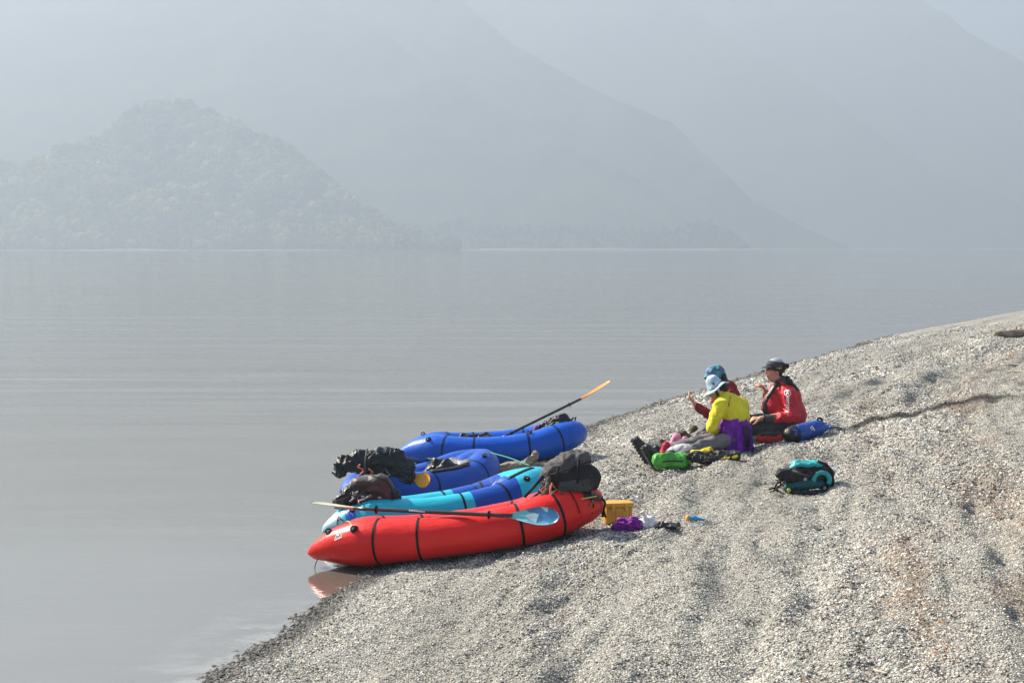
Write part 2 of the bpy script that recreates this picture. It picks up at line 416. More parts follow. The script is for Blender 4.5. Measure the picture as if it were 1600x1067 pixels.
def edge_stones():
    g = np.random.default_rng(79); n = 2600
    y = 6 + 22 * g.random(n) ** 1.4; d = g.normal(0, .055, n)
    x = np.interp(y, _yy, _xs) + d * np.sqrt(1 + np.interp(y, _yy, _dx) ** 2)
    z = height(x, y); r = .006 + .014 * g.random(n) ** 2.5
    k = (z > -.03); x, y, z, r = x[k], y[k], z[k], r[k]; n = len(x)
    c = np.interp(g.random(n), [0, .6, 1], [.02, .08, .26])[:, None] * np.array([1, .96, .88])
    scatter('wet_stones', np.stack([x, y, z + r * .25], -1), np.stack([g.normal(0, .3, n), g.normal(0, .3, n), g.uniform(0, 6.28, n)], -1),
            np.stack([r * 1.2, r, r * g.uniform(.35, .6, n)], -1), c, PEBBLE, subdiv=1, rough=.16, nfreq=1.1)
edge_stones()
# thin pale film in noisy patches along the waterline
t = NT('waterline_film'); p = t.geo(); fa = t.attr('fade').outputs['Fac']
m = t.ramp(t.noise(t.mapping(p, (2.2, 3.5, 1), (0, 0, .5)), 1.0, 5, .68, .5), [(.47, 0.0), (.66, 1.0)])
t.set(color=(.75, .76, .78), rough=.7); t.link(t.math('MULTIPLY', t.math('MULTIPLY', m, fa), .20), t.b.inputs['Alpha'])
_y = np.linspace(6.6, 10.2, 80); _dd = np.linspace(-.62, .02, 14); D2, Y2 = np.meshgrid(_dd, _y)
X2 = np.interp(Y2, _yy, _xs) + D2
pale_film = grid_mesh('pale_film', X2, Y2, np.full(X2.shape, .004), t.m); tag(pale_film, kind='stuff')
_f = np.clip((D2 + .62) / .45, 0, 1) * np.clip((Y2 - 6.6) / .8, 0, 1) * np.clip((10.2 - Y2) / .8, 0, 1)
_a = pale_film.data.attributes.new('fade', 'FLOAT', 'POINT'); _a.data.foreach_set('value', _f.astype(np.float32).ravel())

# ------------------------------------------------------------------ haze over the lake
t = NT('haze_air'); t.n.remove(t.b)
pv = t.new('ShaderNodeVolumePrincipled'); pv.inputs['Color'].default_value = (.345, .400, .472, 1); pv.inputs['Density'].default_value = .00134
pv.inputs['Anisotropy'].default_value = .28
t.link(pv.outputs[0], t.out.inputs['Volume'])
v = [(x, y, z) for x in (-4500, 4500) for y in (-300, 5500) for z in (-4.6, 402)]
haze = mesh_obj('haze', v, [(0, 1, 3, 2), (4, 6, 7, 5), (0, 4, 5, 1), (2, 3, 7, 6), (0, 2, 6, 4), (1, 5, 7, 3)], t.m, smooth=False)
tag(haze, kind='stuff')
# ------------------------------------------------------------------ modelling tools
from mathutils.bvhtree import BVHTree
V = Vector
def cloth(name, color, rough=.75, var=.25, crease=.5, scale=9.0, spec=.2, sheen=0.0, fine=True, coat=0.0):
    t = NT(name); p = t.co()
    n1 = t.noise(p, scale, 4, .6)
    dark = tuple(max(0, c * (1 - var)) for c in color); lite = tuple(min(1, c * (1 + var * .7) + .004) for c in color)
    t.set(color=t.ramp(n1, [(.3, dark), (.7, lite)]), rough=rough, spec=spec, sheen=sheen, coat=coat)
    h = t.noise(t.mapping(p, (1, 1, .7)), scale * 2.2, 4, .65, .6)
    if fine: h = t.math('ADD', h, t.math('MULTIPLY', t.noise(p, 260, 2), .05))
    t.bump(h, crease, .012)
    return t.m
def plain(name, color, rough=.5, metal=0, spec=.5, coat=0.0, dirt=.15):
    t = NT(name); p = t.co()
    n1 = t.noise(p, 14, 4, .6)
    t.set(color=t.ramp(n1, [(.3, tuple(c * (1 - dirt) for c in color)), (.7, color)]), rough=rough, metal=metal, spec=spec, coat=coat)
    return t.m

def capsule(p0, r0, p1, r1, n=16, sq=(1, 1), up=None):
    """closed tapered capsule; sq squashes the section along two axes"""
    p0, p1 = V(p0), V(p1); ax = p1 - p0; L = ax.length
    if L < 1e-6: ax = V((0, 0, 1)); L = 1e-6
    a = ax.normalized()
    ref = V(up) if up is not None else (V((0, 0, 1)) if abs(a.z) < .9 else V((1, 0, 0)))
    e1 = (ref - a * ref.dot(a)).normalized(); e2 = a.cross(e1)
    st = []
    m = max(4, n // 3)
    for k in range(1, m + 1):
        th = math.pi / 2 * (1 - k / m); st.append((-r0 * math.sin(th), r0 * math.cos(th)))
    for k in range(0, m):
        th = math.pi / 2 * (k / m); st.append((L + r1 * math.sin(th), r1 * math.cos(th)))
    vs = [p0 - a * r0]; 
    for (d, r) in st:
        for i in range(n):
            t_ = 2 * math.pi * i / n
            vs.append(p0 + a * d + e1 * (r * math.cos(t_) * sq[0]) + e2 * (r * math.sin(t_) * sq[1]))
    vs.append(p1 + a * r1)
    fs = []
    for i in range(n): fs.append((0, 1 + (i + 1) % n, 1 + i))
    for s in range(len(st) - 1):
        b = 1 + s * n
        for i in range(n): fs.append((b + i, b + (i + 1) % n, b + n + (i + 1) % n, b + n + i))
    b = 1 + (len(st) - 1) * n; e = len(vs) - 1
    for i in range(n): fs.append((b + i, b + (i + 1) % n, e))
    return vs, fs
def ball(c, r, n=16): 
    r = V(r) if hasattr(r, '__len__') else V((r, r, r)); c = V(c)
    vs, fs = capsule((0, 0, -.0005), 1, (0, 0, .0005), 1, n)
    return [V((v.x * r.x, v.y * r.y, v.z * r.z)) + c for v in vs], fs
def rbox(c, half, bev=.3, rot=None):
    """rounded box"""
    bm = bmesh.new(); bmesh.ops.create_cube(bm, size=2)
    for v in bm.verts: v.co = V((v.co.x * half[0], v.co.y * half[1], v.co.z * half[2]))
    b = min(half) * bev
    if b > 0: bmesh.ops.bevel(bm, geom=bm.edges[:], offset=b, segments=3, affect='EDGES', profile=.5)
    M = rot if rot is not None else Matrix.Identity(3)
    vs = [M @ v.co + V(c) for v in bm.verts]; bm.verts.index_update()
    fs = [[v.index for v in f.verts] for f in bm.faces]; bm.free()
    return vs, fs
def tube(pts, r, n=8, closed=False):
    pts = [V(p) for p in pts]; m = len(pts); rr = r if hasattr(r, '__len__') else [r] * m
    vs = []; fs = []; prev = None
    for k, p in enumerate(pts):
        if closed: tg = pts[(k + 1) % m] - pts[k - 1]
        else: tg = pts[min(k + 1, m - 1)] - pts[max(k - 1, 0)]
        tg.normalize()
        if prev is None:
            ref = V((0, 0, 1)) if abs(tg.z) < .9 else V((1, 0, 0)); e1 = (ref - tg * ref.dot(tg)).normalized()
        else: e1 = (prev - tg * prev.dot(tg)).normalized()
        prev = e1; e2 = tg.cross(e1)
        for i in range(n):
            a = 2 * math.pi * i / n; vs.append(p + (e1 * math.cos(a) + e2 * math.sin(a)) * rr[k])
    for k in range(m if closed else m - 1):
        a0 = k * n; b0 = ((k + 1) % m) * n
        for i in range(n): fs.append((a0 + i, a0 + (i + 1) % n, b0 + (i + 1) % n, b0 + i))
    if not closed:
        fs.append(tuple(range(n))[::-1]); fs.append(tuple((m - 1) * n + i for i in range(n)))
    return vs, fs
def strap_strip(pts, w, th, nrm=(0, 0, 1)):
    """flat webbing of width w, thickness th along points"""
    pts = [V(p) for p in pts]; m = len(pts); vs = []; fs = []; nrm = V(nrm)
    for k, p in enumerate(pts):
        tg = (pts[min(k + 1, m - 1)] - pts[max(k - 1, 0)]).normalized()
        s = tg.cross(nrm).normalized() * (w / 2); u = s.cross(tg).normalized() * (th / 2)
        vs += [p - s - u, p + s - u, p + s + u, p - s + u]
    for k in range(m - 1):
        a = k * 4; b = a + 4
        for i in range(4): fs.append((a + i, a + (i + 1) % 4, b + (i + 1) % 4, b + i))
    fs.append((3, 2, 1, 0)); e = (m - 1) * 4; fs.append((e, e + 1, e + 2, e + 3))
    return vs, fs
def join(*items):
    vs = []; fs = []
    for (v, f) in items:
        o = len(vs); vs += list(v); fs += [tuple(i + o for i in q) for q in f]
    return vs, fs
def part(name, geom, mat, parent, smooth=True, label=None):
    o = mesh_obj(name, geom[0], geom[1], mat, parent, smooth)
    if label: o['label'] = label
    return o
def union(name, items, voxel, mat, parent=None, smooth=6, disp=None):
    """fuse overlapping closed shapes into one continuous skin"""
    g = join(*items)
    me = bpy.data.meshes.new(name + '_raw'); me.from_pydata([tuple(v) for v in g[0]], [], g[1]); me.update()
    tmp = bpy.data.objects.new(name + '_raw', me); col.objects.link(tmp)
    m = tmp.modifiers.new('r', 'REMESH'); m.mode = 'VOXEL'; m.voxel_size = voxel
    if smooth:
        s = tmp.modifiers.new('s', 'SMOOTH'); s.iterations = smooth; s.factor = .5
    dg = bpy.context.evaluated_depsgraph_get()
    out = bpy.data.meshes.new_from_object(tmp.evaluated_get(dg)); out.name = name
    bpy.data.objects.remove(tmp); bpy.data.meshes.remove(me)
    if disp:
        n = len(out.vertices); no = [v.normal.copy() for v in out.vertices]
        for v, nn in zip(out.vertices, no): v.co += nn * disp(v.co)
    out.update()
    out.polygons.foreach_set('use_smooth', [True] * len(out.polygons))
    out.materials.clear(); out.materials.append(mat)
    return link(bpy.data.objects.new(name, out), parent)
def folds(amp, scale, stretch=(1, 1, 1), off=0.0, sharp=1.3, crisp=.55):
    """pulled and crumpled cloth: long soft folds with sharper small creases on them"""
    def f(co):
        p = V((co.x * scale * stretch[0] + off, co.y * scale * stretch[1] + off * 1.7, co.z * scale * stretch[2] - off))
        w = noise.noise_vector(p * .6) * .8
        n = max(1 - abs(noise.noise(p + w)) * 2.4, 0)
        q = p * 2.1 + w * 1.5; n2 = max(1 - abs(noise.noise(q)) * 2.6, 0)
        n3 = max(1 - abs(noise.noise(q * 2.0 + w)) * 2.6, 0)
        return amp * (n ** sharp - .45) + amp * crisp * (n2 ** 1.5 - .35) + amp * crisp * .4 * (n3 - .4)
    return f
def bvh(o):
    me = o.data
    return BVHTree.FromPolygons([v.co.copy() for v in me.vertices], [tuple(p.vertices) for p in me.polygons])
def decal(name, tree, center, direction, right, up, polys, mat, parent, lift=.002, sub=0.012):
    """flat print laid onto a curved surface: polys in metres in the right/up plane, dropped along direction"""
    bm = bmesh.new(); direction = V(direction).normalized(); right, up = V(right).normalized(), V(up).normalized(); c = V(center)
    for poly in polys:
        bm.faces.new([bm.verts.new((p[0], p[1], 0)) for p in poly])
    bmesh.ops.triangulate(bm, faces=bm.faces[:])
    for _ in range(3):
        long = [e for e in bm.edges if e.calc_length() > sub]
        if long: bmesh.ops.subdivide_edges(bm, edges=long, cuts=1, use_grid_fill=False)
        bmesh.ops.triangulate(bm, faces=bm.faces[:])
    for v in bm.verts:
        o_ = c + right * v.co.x + up * v.co.y - direction * .5
        hit, nn, _, _ = tree.ray_cast(o_, direction)
        if hit is None: hit = c + right * v.co.x + up * v.co.y; nn = -direction
        v.co = hit + nn * lift
    me = bpy.data.meshes.new(name); bm.to_mesh(me); bm.free(); me.materials.append(mat)
    return link(bpy.data.objects.new(name, me), parent)
def circle(cx, cy_, r, n=14, r2=None):
    if r2 is None: return [[(cx + r * math.cos(6.2832 * i / n), cy_ + r * math.sin(6.2832 * i / n)) for i in range(n)]]
    return [[(cx + r * math.cos(a), cy_ + r * math.sin(a)), (cx + r * math.cos(b), cy_ + r * math.sin(b)), (cx + r2 * math.cos(b), cy_ + r2 * math.sin(b)), (cx + r2 * math.cos(a), cy_ + r2 * math.sin(a))]
            for a, b in ((6.2832 * i / n, 6.2832 * (i + 1) / n) for i in range(n))]
def text_polys(s, size):
    c = bpy.data.curves.new('t', 'FONT'); c.body = s; c.size = size; c.align_x = 'CENTER'; c.align_y = 'CENTER'; c.resolution_u = 2
    o = bpy.data.objects.new('t', c); col.objects.link(o)
    dg = bpy.context.evaluated_depsgraph_get(); me = bpy.data.meshes.new_from_object(o.evaluated_get(dg))
    out = [[(me.vertices[i].co.x, me.vertices[i].co.y) for i in p.vertices] for p in me.polygons]
    bpy.data.objects.remove(o); bpy.data.curves.remove(c); bpy.data.meshes.remove(me)
    return out

BLACK = cloth('black_fabric', (.0050, .0050, .0065), .36, .5, .8, 12, spec=.38)
WEB = cloth('black_webbing', (.005, .005, .006), .6, .3, .2, 30, spec=.2)
TAPE = plain('black_tape', (.004, .004, .006), .5, spec=.22)
STEEL = plain('grey_buckle', (.25, .26, .28), .35, spec=.6)
CORD = plain('cord', (.62, .50, .16), .8)
CORD_RED = plain('orange_cord', (.70, .14, .08), .8)
CORD_GREEN = plain('green_cord', (.03, .22, .16), .8)
WHITE = plain('white_print', (.78, .78, .76), .6)
# ------------------------------------------------------------------ packrafts
def coated(name, color, panels=None, wet=.12):
    """air-filled coated nylon; panels = [(x0, x1, colour)] along the boat"""
    t = NT(name); p = t.co(); c = color
    n1 = t.noise(p, 3.0, 4, .6)
    base = t.ramp(n1, [(.3, tuple(q * .86 for q in color)), (.7, color)])
    if panels:
        x = t.sep(p)[0]
        for (a, b, cc) in panels:
            m = t.math('MULTIPLY', t.math('GREATER_THAN', x, a), t.math('LESS_THAN', x, b))
            base = t.mix(m, base, cc)
    spots = t.ramp(t.noise(p, 120, 3, .7), [(.68, 0.0), (.74, 1.0)])
    damp = t.ramp(t.noise(p, 1.6, 3), [(.5, 0.0), (.7, wet)])
    base = t.mix(t.math('MULTIPLY', spots, damp), base, (.75, .74, .70))
    t.set(color=base, rough=t.ramp(t.noise(p, 9, 3), [(.3, .30), (.7, .44)]), spec=.25, coat=.03)
    h = t.math('ADD', t.noise(t.mapping(p, (1, 3, 3)), 5, 3, .5), t.math('MULTIPLY', t.noise(p, 700, 1), .015))
    h = t.math('ADD', h, t.math('MULTIPLY', t.noise(t.mapping(p, (14, 2.2, 2.2)), 1.0, 3, .6, .8), .55))
    t.bump(h, .30, .02)
    return t.m
HU = np.array([0, .08, .22, .45, .70, .95, 1.35, 1.70, 1.90, 2.05, 2.17, 2.25])
HW = np.array([0, .012, .045, .13, .215, .265, .285, .265, .225, .165, .085, 0])
HR = np.array([.045, .085, .145, .192, .170, .157, .157, .168, .182, .180, .165, .150])
HZ = np.array([.150, .165, .185, .190, .178, .170, .170, .185, .215, .245, .265, .275])
def smooth_interp(u, xs, ys):
    return sum(np.interp(u + k * .03, xs, ys) for k in (-2, -1, 0, 1, 2)) / 5
def packraft(label, bow, stern, mat, rings=(), roll=0.0, floor_mat=None, width=1.0, stern_lift=0.0, trim=TAPE, group='inflatable packrafts drawn up on the gravel'):
    bow, stern = V(bow), V(stern); mid = (bow + stern) / 2
    ax = (stern - bow); L = ax.length; k = L / 2.33; X = ax.normalized()
    Y = V((0, 0, 1)).cross(X).normalized(); Z = X.cross(Y)
    q = Quaternion(X, roll); Y = q @ Y; Z = q @ Z
    root = thing('packraft', mid, label, 'packraft', group=group)
    M3 = Matrix((X, Y, Z)).transposed()
    root.rotation_mode = 'QUATERNION'; root.rotation_quaternion = M3.to_quaternion()
    xo = -L / 2
    def P(u): return xo + (u + .04) * k
    def path(u, side):
        return V((P(u), side * width * float(smooth_interp(u, HU, HW) if .06 < u < 2.19 else np.interp(u, HU, HW)), float(smooth_interp(u, HU, HZ)) + stern_lift * max(0, (u - 1.5) / .75) ** 2))
    def rad(u): return float(smooth_interp(u, HU, HR)) * (.55 if u < .01 else 1)
    items = []
    us = list(np.linspace(0, 2.25, 46))
    for side in (1, -1):
        pts = [path(u, side) for u in us]; rr = [rad(u) for u in us]
        items.append(tube(pts, rr, 22))
    for u0, u1, n in ((0.0, .55, 10), (1.95, 2.25, 6)):       # filled bow and stern between the tubes
        uu = np.linspace(u0, u1, n)
        for a, b in zip(uu[:-1], uu[1:]):
            ca, cb = path(a, 0), path(b, 0)
            items.append(capsule(ca, rad(a) * .97, cb, rad(b) * (.97 if b < u1 - .01 or u1 > 2 else .9), 20))
    items.append(capsule(path(2.25, 0), .14, path(2.24, 0), .14, 20))
    hull = union('hull', items, .014, mat, root, smooth=7, disp=lambda c: .0022 * noise.noise(c * 6) )
    tree = bvh(hull)
    # floor
    fl = []
    pts = [path(u, 1) + V((0, 0, 0)) for u in np.linspace(.35, 2.1, 20)] + [path(u, -1) for u in np.linspace(2.1, .35, 20)]
    vs = [V((p.x, p.y, .045)) for p in pts] + [V((p.x, p.y, .025)) for p in pts]; n = len(pts)
    fs = [tuple(range(n))[::-1], tuple(range(n, 2 * n))] + [(i, (i + 1) % n, n + (i + 1) % n, n + i) for i in range(n)]
    part('floor', (vs, fs), floor_mat or TAPE, root, smooth=False)
    for (u, th, a0, a1) in rings:                              # welded tape round each tube
        for side in (-1, 1):
            c = path(u, side); d = (path(u + .03, side) - path(u - .03, side)).normalized()
            e1 = V((0, 0, 1)); e1 = (e1 - d * e1.dot(d)).normalized(); e2 = d.cross(e1)
            if e2.y * side < 0: e2 = -e2
            vs, fs = [], []; m = 40
            sp = [a0 + (a1 - a0) * i / m for i in range(m + 1)]
            for s_ in sp:
                a = math.radians(s_)                            # 0 = top, 90 = outer side
                dr = e1 * math.cos(a) + e2 * math.sin(a)
                for off in (-th / 2, th / 2):
                    o_ = c + d * off
                    hit, nn, _, _ = tree.ray_cast(o_ + dr * .6, -dr)
                    if hit is None: hit, nn = o_ + dr * rad(u), dr
                    vs.append(hit + nn * .0035)
            for i in range(m): fs.append((2 * i, 2 * i + 1, 2 * i + 3, 2 * i + 2))
            part('seam_tape', (vs, fs), trim, root)
    return dict(root=root, hull=hull, tree=tree, path=path, rad=rad, P=P, M=M3, mid=mid, k=k)
def boat_pt(b, u, side, ang):
    """point and normal on the skin: ang 0 = top, 90 = outer side"""
    c = b['path'](u, side); d = (b['path'](u + .03, side) - b['path'](u - .03, side)).normalized()
    e1 = V((0, 0, 1)); e1 = (e1 - d * e1.dot(d)).normalized(); e2 = d.cross(e1)
    if side and e2.y * side < 0: e2 = -e2
    a = math.radians(ang); dr = e1 * math.cos(a) + e2 * math.sin(a)
    hit, nn, _, _ = b['tree'].ray_cast(c + dr * .7, -dr)
    if hit is None: hit, nn = c + dr * .17, dr
    return hit, nn
def tie_down(b, u, side, ang, r=.038, loop=True, patch_mat=TAPE, cord=None):
    p, n = boat_pt(b, u, side, ang)
    ref = V((1, 0, 0)); t1 = (ref - n * ref.dot(n)).normalized(); t2 = n.cross(t1)
    vs = []; m = 18
    for rr, h in ((r, .001), (r * .93, .006), (.001, .008)):
        for i in range(m):
            a = 6.2832 * i / m; vs.append(p + (t1 * math.cos(a) + t2 * math.sin(a)) * rr + n * h)
    fs = [(a * m + i, a * m + (i + 1) % m, (a + 1) * m + (i + 1) % m, (a + 1) * m + i) for a in range(2) for i in range(m)]
    pt = part('tie_down_patch', (vs, fs), patch_mat, b['root'])
    if loop:
        q = [p - t1 * .022 + n * .004, p - t1 * .018 + n * .022, p + n * .032, p + t1 * .018 + n * .022, p + t1 * .022 + n * .004]
        part('loop', strap_strip(q, .012, .004, t2), WEB, pt)
        part('ring', tube([p + n * .026 + (n * math.cos(a) + t2 * math.sin(a)) * .014 for a in np.linspace(0, 6.28, 13)[:-1]], .0028, 6, True), STEEL, pt)
    return p, n
def seat(b, mat, u=1.55, back=True):
    x = b['P'](u)
    part('seat', rbox((x, 0, .115), (.19, .17, .055), .8), mat, b['root'])
    if back:
        q = Matrix.Rotation(R(18), 3, 'Y')
        part('backrest', rbox((x + .22, 0, .19), (.03, .16, .07), .8, q), mat, b['root'])
def cord(name, pts, mat, parent, r=.0035):
    P_ = [V(p) for p in pts]; out = []
    for k in range(len(P_) - 1):
        a, b_, c, d = P_[max(k - 1, 0)], P_[k], P_[k + 1], P_[min(k + 2, len(P_) - 1)]
        for s in range(6):
            t_ = s / 6; out.append(.5 * ((2 * b_) + (c - a) * t_ + (2 * a - 5 * b_ + 4 * c - d) * t_ ** 2 + (3 * b_ - a - 3 * c + d) * t_ ** 3))
    out.append(P_[-1])
    return part(name, tube(out, r, 6), mat, parent)

RED = coated('red_coated_nylon', (.72, .016, .014))
TURQ = coated('turquoise_coated_nylon', (.015, .44, .60), [(.24, .68, (.003, .055, .34)), (-1.07, -.86, (.30, .50, .56))], wet=.5)
BLUE = coated('blue_coated_nylon', (.002, .090, .52))
BLUE_B = coated('deep_blue_coated_nylon', (.002, .068, .42))
SEATM = cloth('seat_fabric', (.02, .02, .025), .7)
FLOOR_R = plain('dark_floor_fabric', (.03, .03, .035), .6)

red = packraft('red packraft nearest the camera with a grey backpack strapped on its stern', (-1.60, 11.00, -.045), (.655, 11.12, .215), RED,
               rings=((.58, .020, -30, 190), (.90, .020, -170, 185), (1.68, .022, -170, 185), (1.97, .022, 10, 185)), roll=R(-7), width=.90)
for u in (2.08, 2.19):
    for sd in (-1,):
        p0 = [boat_pt(red, u, sd, a)[0] + boat_pt(red, u, sd, a)[1] * .004 for a in np.linspace(-10, 100, 12)]
        part('stern_strap', strap_strip(p0, .018, .004, (1, 0, 0)), WEB, red['root'])
tie_down(red, .20, -1, 25, .030); tie_down(red, .43, -1, 48, .034); tie_down(red, .43, 1, 40, .034); tie_down(red, 1.93, -1, -8, .034)
seat(red, SEATM)
# emblem on the bow: a white-edged dark triangle above a line of small print
pc, nc = boat_pt(red, .30, -1, 58)
rt = V((1, 0, 0)); rt = (rt - nc * rt.dot(nc)).normalized(); upv = nc.cross(rt); upv = upv if upv.z > 0 else -upv
decal('emblem_edge', red['tree'], pc, -nc, rt, upv, [[(-.033, -.012), (.033, -.012), (0, .048)]], WHITE, red['root'], .002)
decal('emblem', red['tree'], pc, -nc, rt, upv, [[(-.025, -.007), (.025, -.007), (0, .038)]], TAPE, red['root'], .0035)
decal('emblem_mark', red['tree'], pc, -nc, rt, upv, [[(-.011, -.003), (.011, -.003), (.011, .008), (.004, .014), (.003, .021), (-.003, .021), (-.004, .014), (-.011, .008)]], WHITE, red['root'], .005)
decal('emblem_print', red['tree'], pc, -nc, rt, upv, [[(-.036 + .0145 * i, -.030), (-.036 + .0145 * i + .010, -.030), (-.036 + .0145 * i + .010, -.017), (-.036 + .0145 * i, -.017)] for i in range(5)], WHITE, red['root'], .0035)

turq = packraft('turquoise packraft with a blue middle panel lying behind the red one', (-1.60, 11.88, -.05), (.30, 12.62, .105), TURQ,
                rings=((1.30, .020, -170, 185), (1.745, .022, -170, 185)), roll=R(-7), stern_lift=.02, width=.92)
tie_down(turq, 1.98, -1, 42, .034); tie_down(turq, .30, -1, 40, .03); seat(turq, SEATM, 1.5)
p0 = [boat_pt(turq, u, -1, 6)[0] + boat_pt(turq, u, -1, 6)[1] * .004 for u in np.linspace(1.86, 2.18, 9)]
part('stern_zip', strap_strip(p0, .04, .004, (0, -.3, 1)), TAPE, turq['root'])
# dark panel and letter A on the bow
pc, nc = boat_pt(turq, .16, -1, 55)
rt = V((1, 0, 0)); rt = (rt - nc * rt.dot(nc)).normalized(); upv = nc.cross(rt); upv = upv if upv.z > 0 else -upv
decal('bow_letter', turq['tree'], pc, -nc, rt, upv, text_polys('A', .11), TAPE, turq['root'], .003)
decal('bow_panel', turq['tree'], pc + rt * .10, -nc, rt, upv, [[(-.04, -.05), (.05, -.05), (.05, .05), (-.04, .05)]], BLUE_B, turq['root'], .002)

midb = packraft('deep blue packraft with an open cockpit, half hidden behind the turquoise one', (-1.60, 13.05, .02), (-.27, 14.6, -.02), BLUE_B,
                rings=((1.02, .020, -170, 185), (1.78, .016, -170, 185)), roll=R(-4), stern_lift=.02)
tie_down(midb, 1.95, -1, 20, .034); tie_down(midb, .36, -1, 30, .034); seat(midb, SEATM, 1.45)
p0 = [boat_pt(midb, u, -1, 14)[0] + boat_pt(midb, u, -1, 14)[1] * .006 for u in np.linspace(1.02, 1.62, 12)]
part('cockpit_tape', strap_strip(p0, .06, .008, (0, -.35, 1)), TAPE, midb['root'])
# pale spray collar standing round the back of the cockpit
COLLAR = cloth('grey_spray_collar', (.07, .08, .11), .45, .3, .8, 14, spec=.5)
vs, fs = [], []
aa = np.linspace(-1.15, 1.15, 26)
for a in aa:
    x = midb['P'](1.50) + .30 * math.cos(a); y = .30 * math.sin(a)
    wob = .012 * math.sin(a * 7)
    for (dx, z) in ((.07, .30), (.02, .375 + wob), (-.04, .365 + wob), (-.06, .28)):
        vs.append(V((x + dx * math.cos(a), y + dx * math.sin(a), z)))
for i in range(25):
    for j in range(3): fs.append((4 * i + j, 4 * i + j + 1, 4 * i + j + 5, 4 * i + j + 4))
part('spray_collar', (vs, fs), COLLAR, midb['root'])

far = packraft('bright blue packraft lying farthest out with an orange paddle leaning in it', (-1.33, 16.35, -.05), (.78, 16.5, .06), BLUE,
               rings=((.60, .020, -30, 190), (.95, .020, -170, 185), (1.62, .022, -170, 185), (1.98, .020, -60, 185)), roll=R(-1))
tie_down(far, .42, -1, 38, .034); tie_down(far, .33, 1, 10, .03); tie_down(far, 1.66, -1, 12, .03); seat(far, SEATM, 1.6)
# mooring cords
def to_local(b, w): return b['M'].transposed() @ (V(w) - b['mid'])
p1, n1 = boat_pt(red, .43, -1, 48); p2, n2 = boat_pt(red, .30, 0, 0)
cord('bow_cord', [p1 + n1 * .02, (p1 + p2) / 2 + V((0, -.01, .04)), p2 + n2 * .01], CORD, red['root'], .004)
tipw = to_local(red, (-1.50, 10.97, .10))
cord('bow_line', [tipw, tipw + V((-.05, 0, -.10)), tipw + V((.03, 0, -.22))], WEB, red['root'], .0035)
def W(b, lp): return b['M'] @ V(lp) + b['mid']
q1 = W(midb, boat_pt(midb, 2.1, -1, 30)[0]); q2 = W(turq, boat_pt(turq, 2.05, -1, 10)[0])
q1l, q2l = to_local(midb, q1), to_local(midb, q2 + V((.05, .15, .03)))
cord('stern_line', [q1l, (q1l + q2l) / 2 + V((0, 0, .01)), q2l], CORD_GREEN, midb['root'], .006)
# ------------------------------------------------------------------ people
def skin_mat(name, c):
    t = NT(name); p = t.co()
    t.set(color=t.ramp(t.noise(p, 22, 4), [(.3, tuple(q * .85 for q in c)), (.7, c)]), rough=.5, spec=.35, sss=.08)
    t.b.inputs['Subsurface Radius'].default_value = (.02, .008, .004)
    return t.m
SKIN = skin_mat('skin', (.50, .25, .17)); SKIN_TAN = skin_mat('tanned_skin', (.42, .20, .12))
HAIR = cloth('dark_hair', (.020, .013, .009), .5, .4, .8, 40)
LIP = plain('lips', (.35, .10, .09), .5); EYE_M = plain('eye_dark', (.03, .02, .02), .2)
def hand(w, d, pn, side, curl=.5, s=1.0):
    """palm and five bent fingers. w wrist, d pointing direction, pn palm normal (towards the grip), side: +1 / -1 thumb side"""
    w, d = V(w), V(d).normalized(); pn = V(pn); pn = (pn - d * pn.dot(d)).normalized(); x = d.cross(pn) * side
    out = []
    for k, o_ in enumerate((-.028, -.009, .010, .028)):
        out.append(capsule(w + x * o_ * .6 * s, .014 * s, w + d * .078 * s + x * o_ * s, .012 * s, 10))
    ln = (.062, .078, .072, .058)
    for k, o_ in enumerate((-.030, -.010, .010, .030)):
        b0 = w + d * .080 * s + x * o_ * s; a = curl * (1 + .12 * k)
        d1 = (d * math.cos(a * .8) + pn * math.sin(a * .8)); d2 = (d * math.cos(a * 2.0) + pn * math.sin(a * 2.0))
        m = b0 + d1 * ln[k] * .5 * s + x * .10 * o_ * s; e = m + d2 * ln[k] * .5 * s
        out += [capsule(b0, .0100 * s, m, .0092 * s, 9), capsule(m, .0092 * s, e, .0078 * s, 9)]
    t0 = w + d * .025 * s - x * .028 * s; t1 = t0 + (d * .6 - x * .75 + pn * .3).normalized() * .042 * s; t2 = t1 + (d * .85 - x * .15 + pn * .5).normalized() * .034 * s
    out += [capsule(t0, .014 * s, t1, .0115 * s, 9), capsule(t1, .0115 * s, t2, .0090 * s, 9)]
    return out
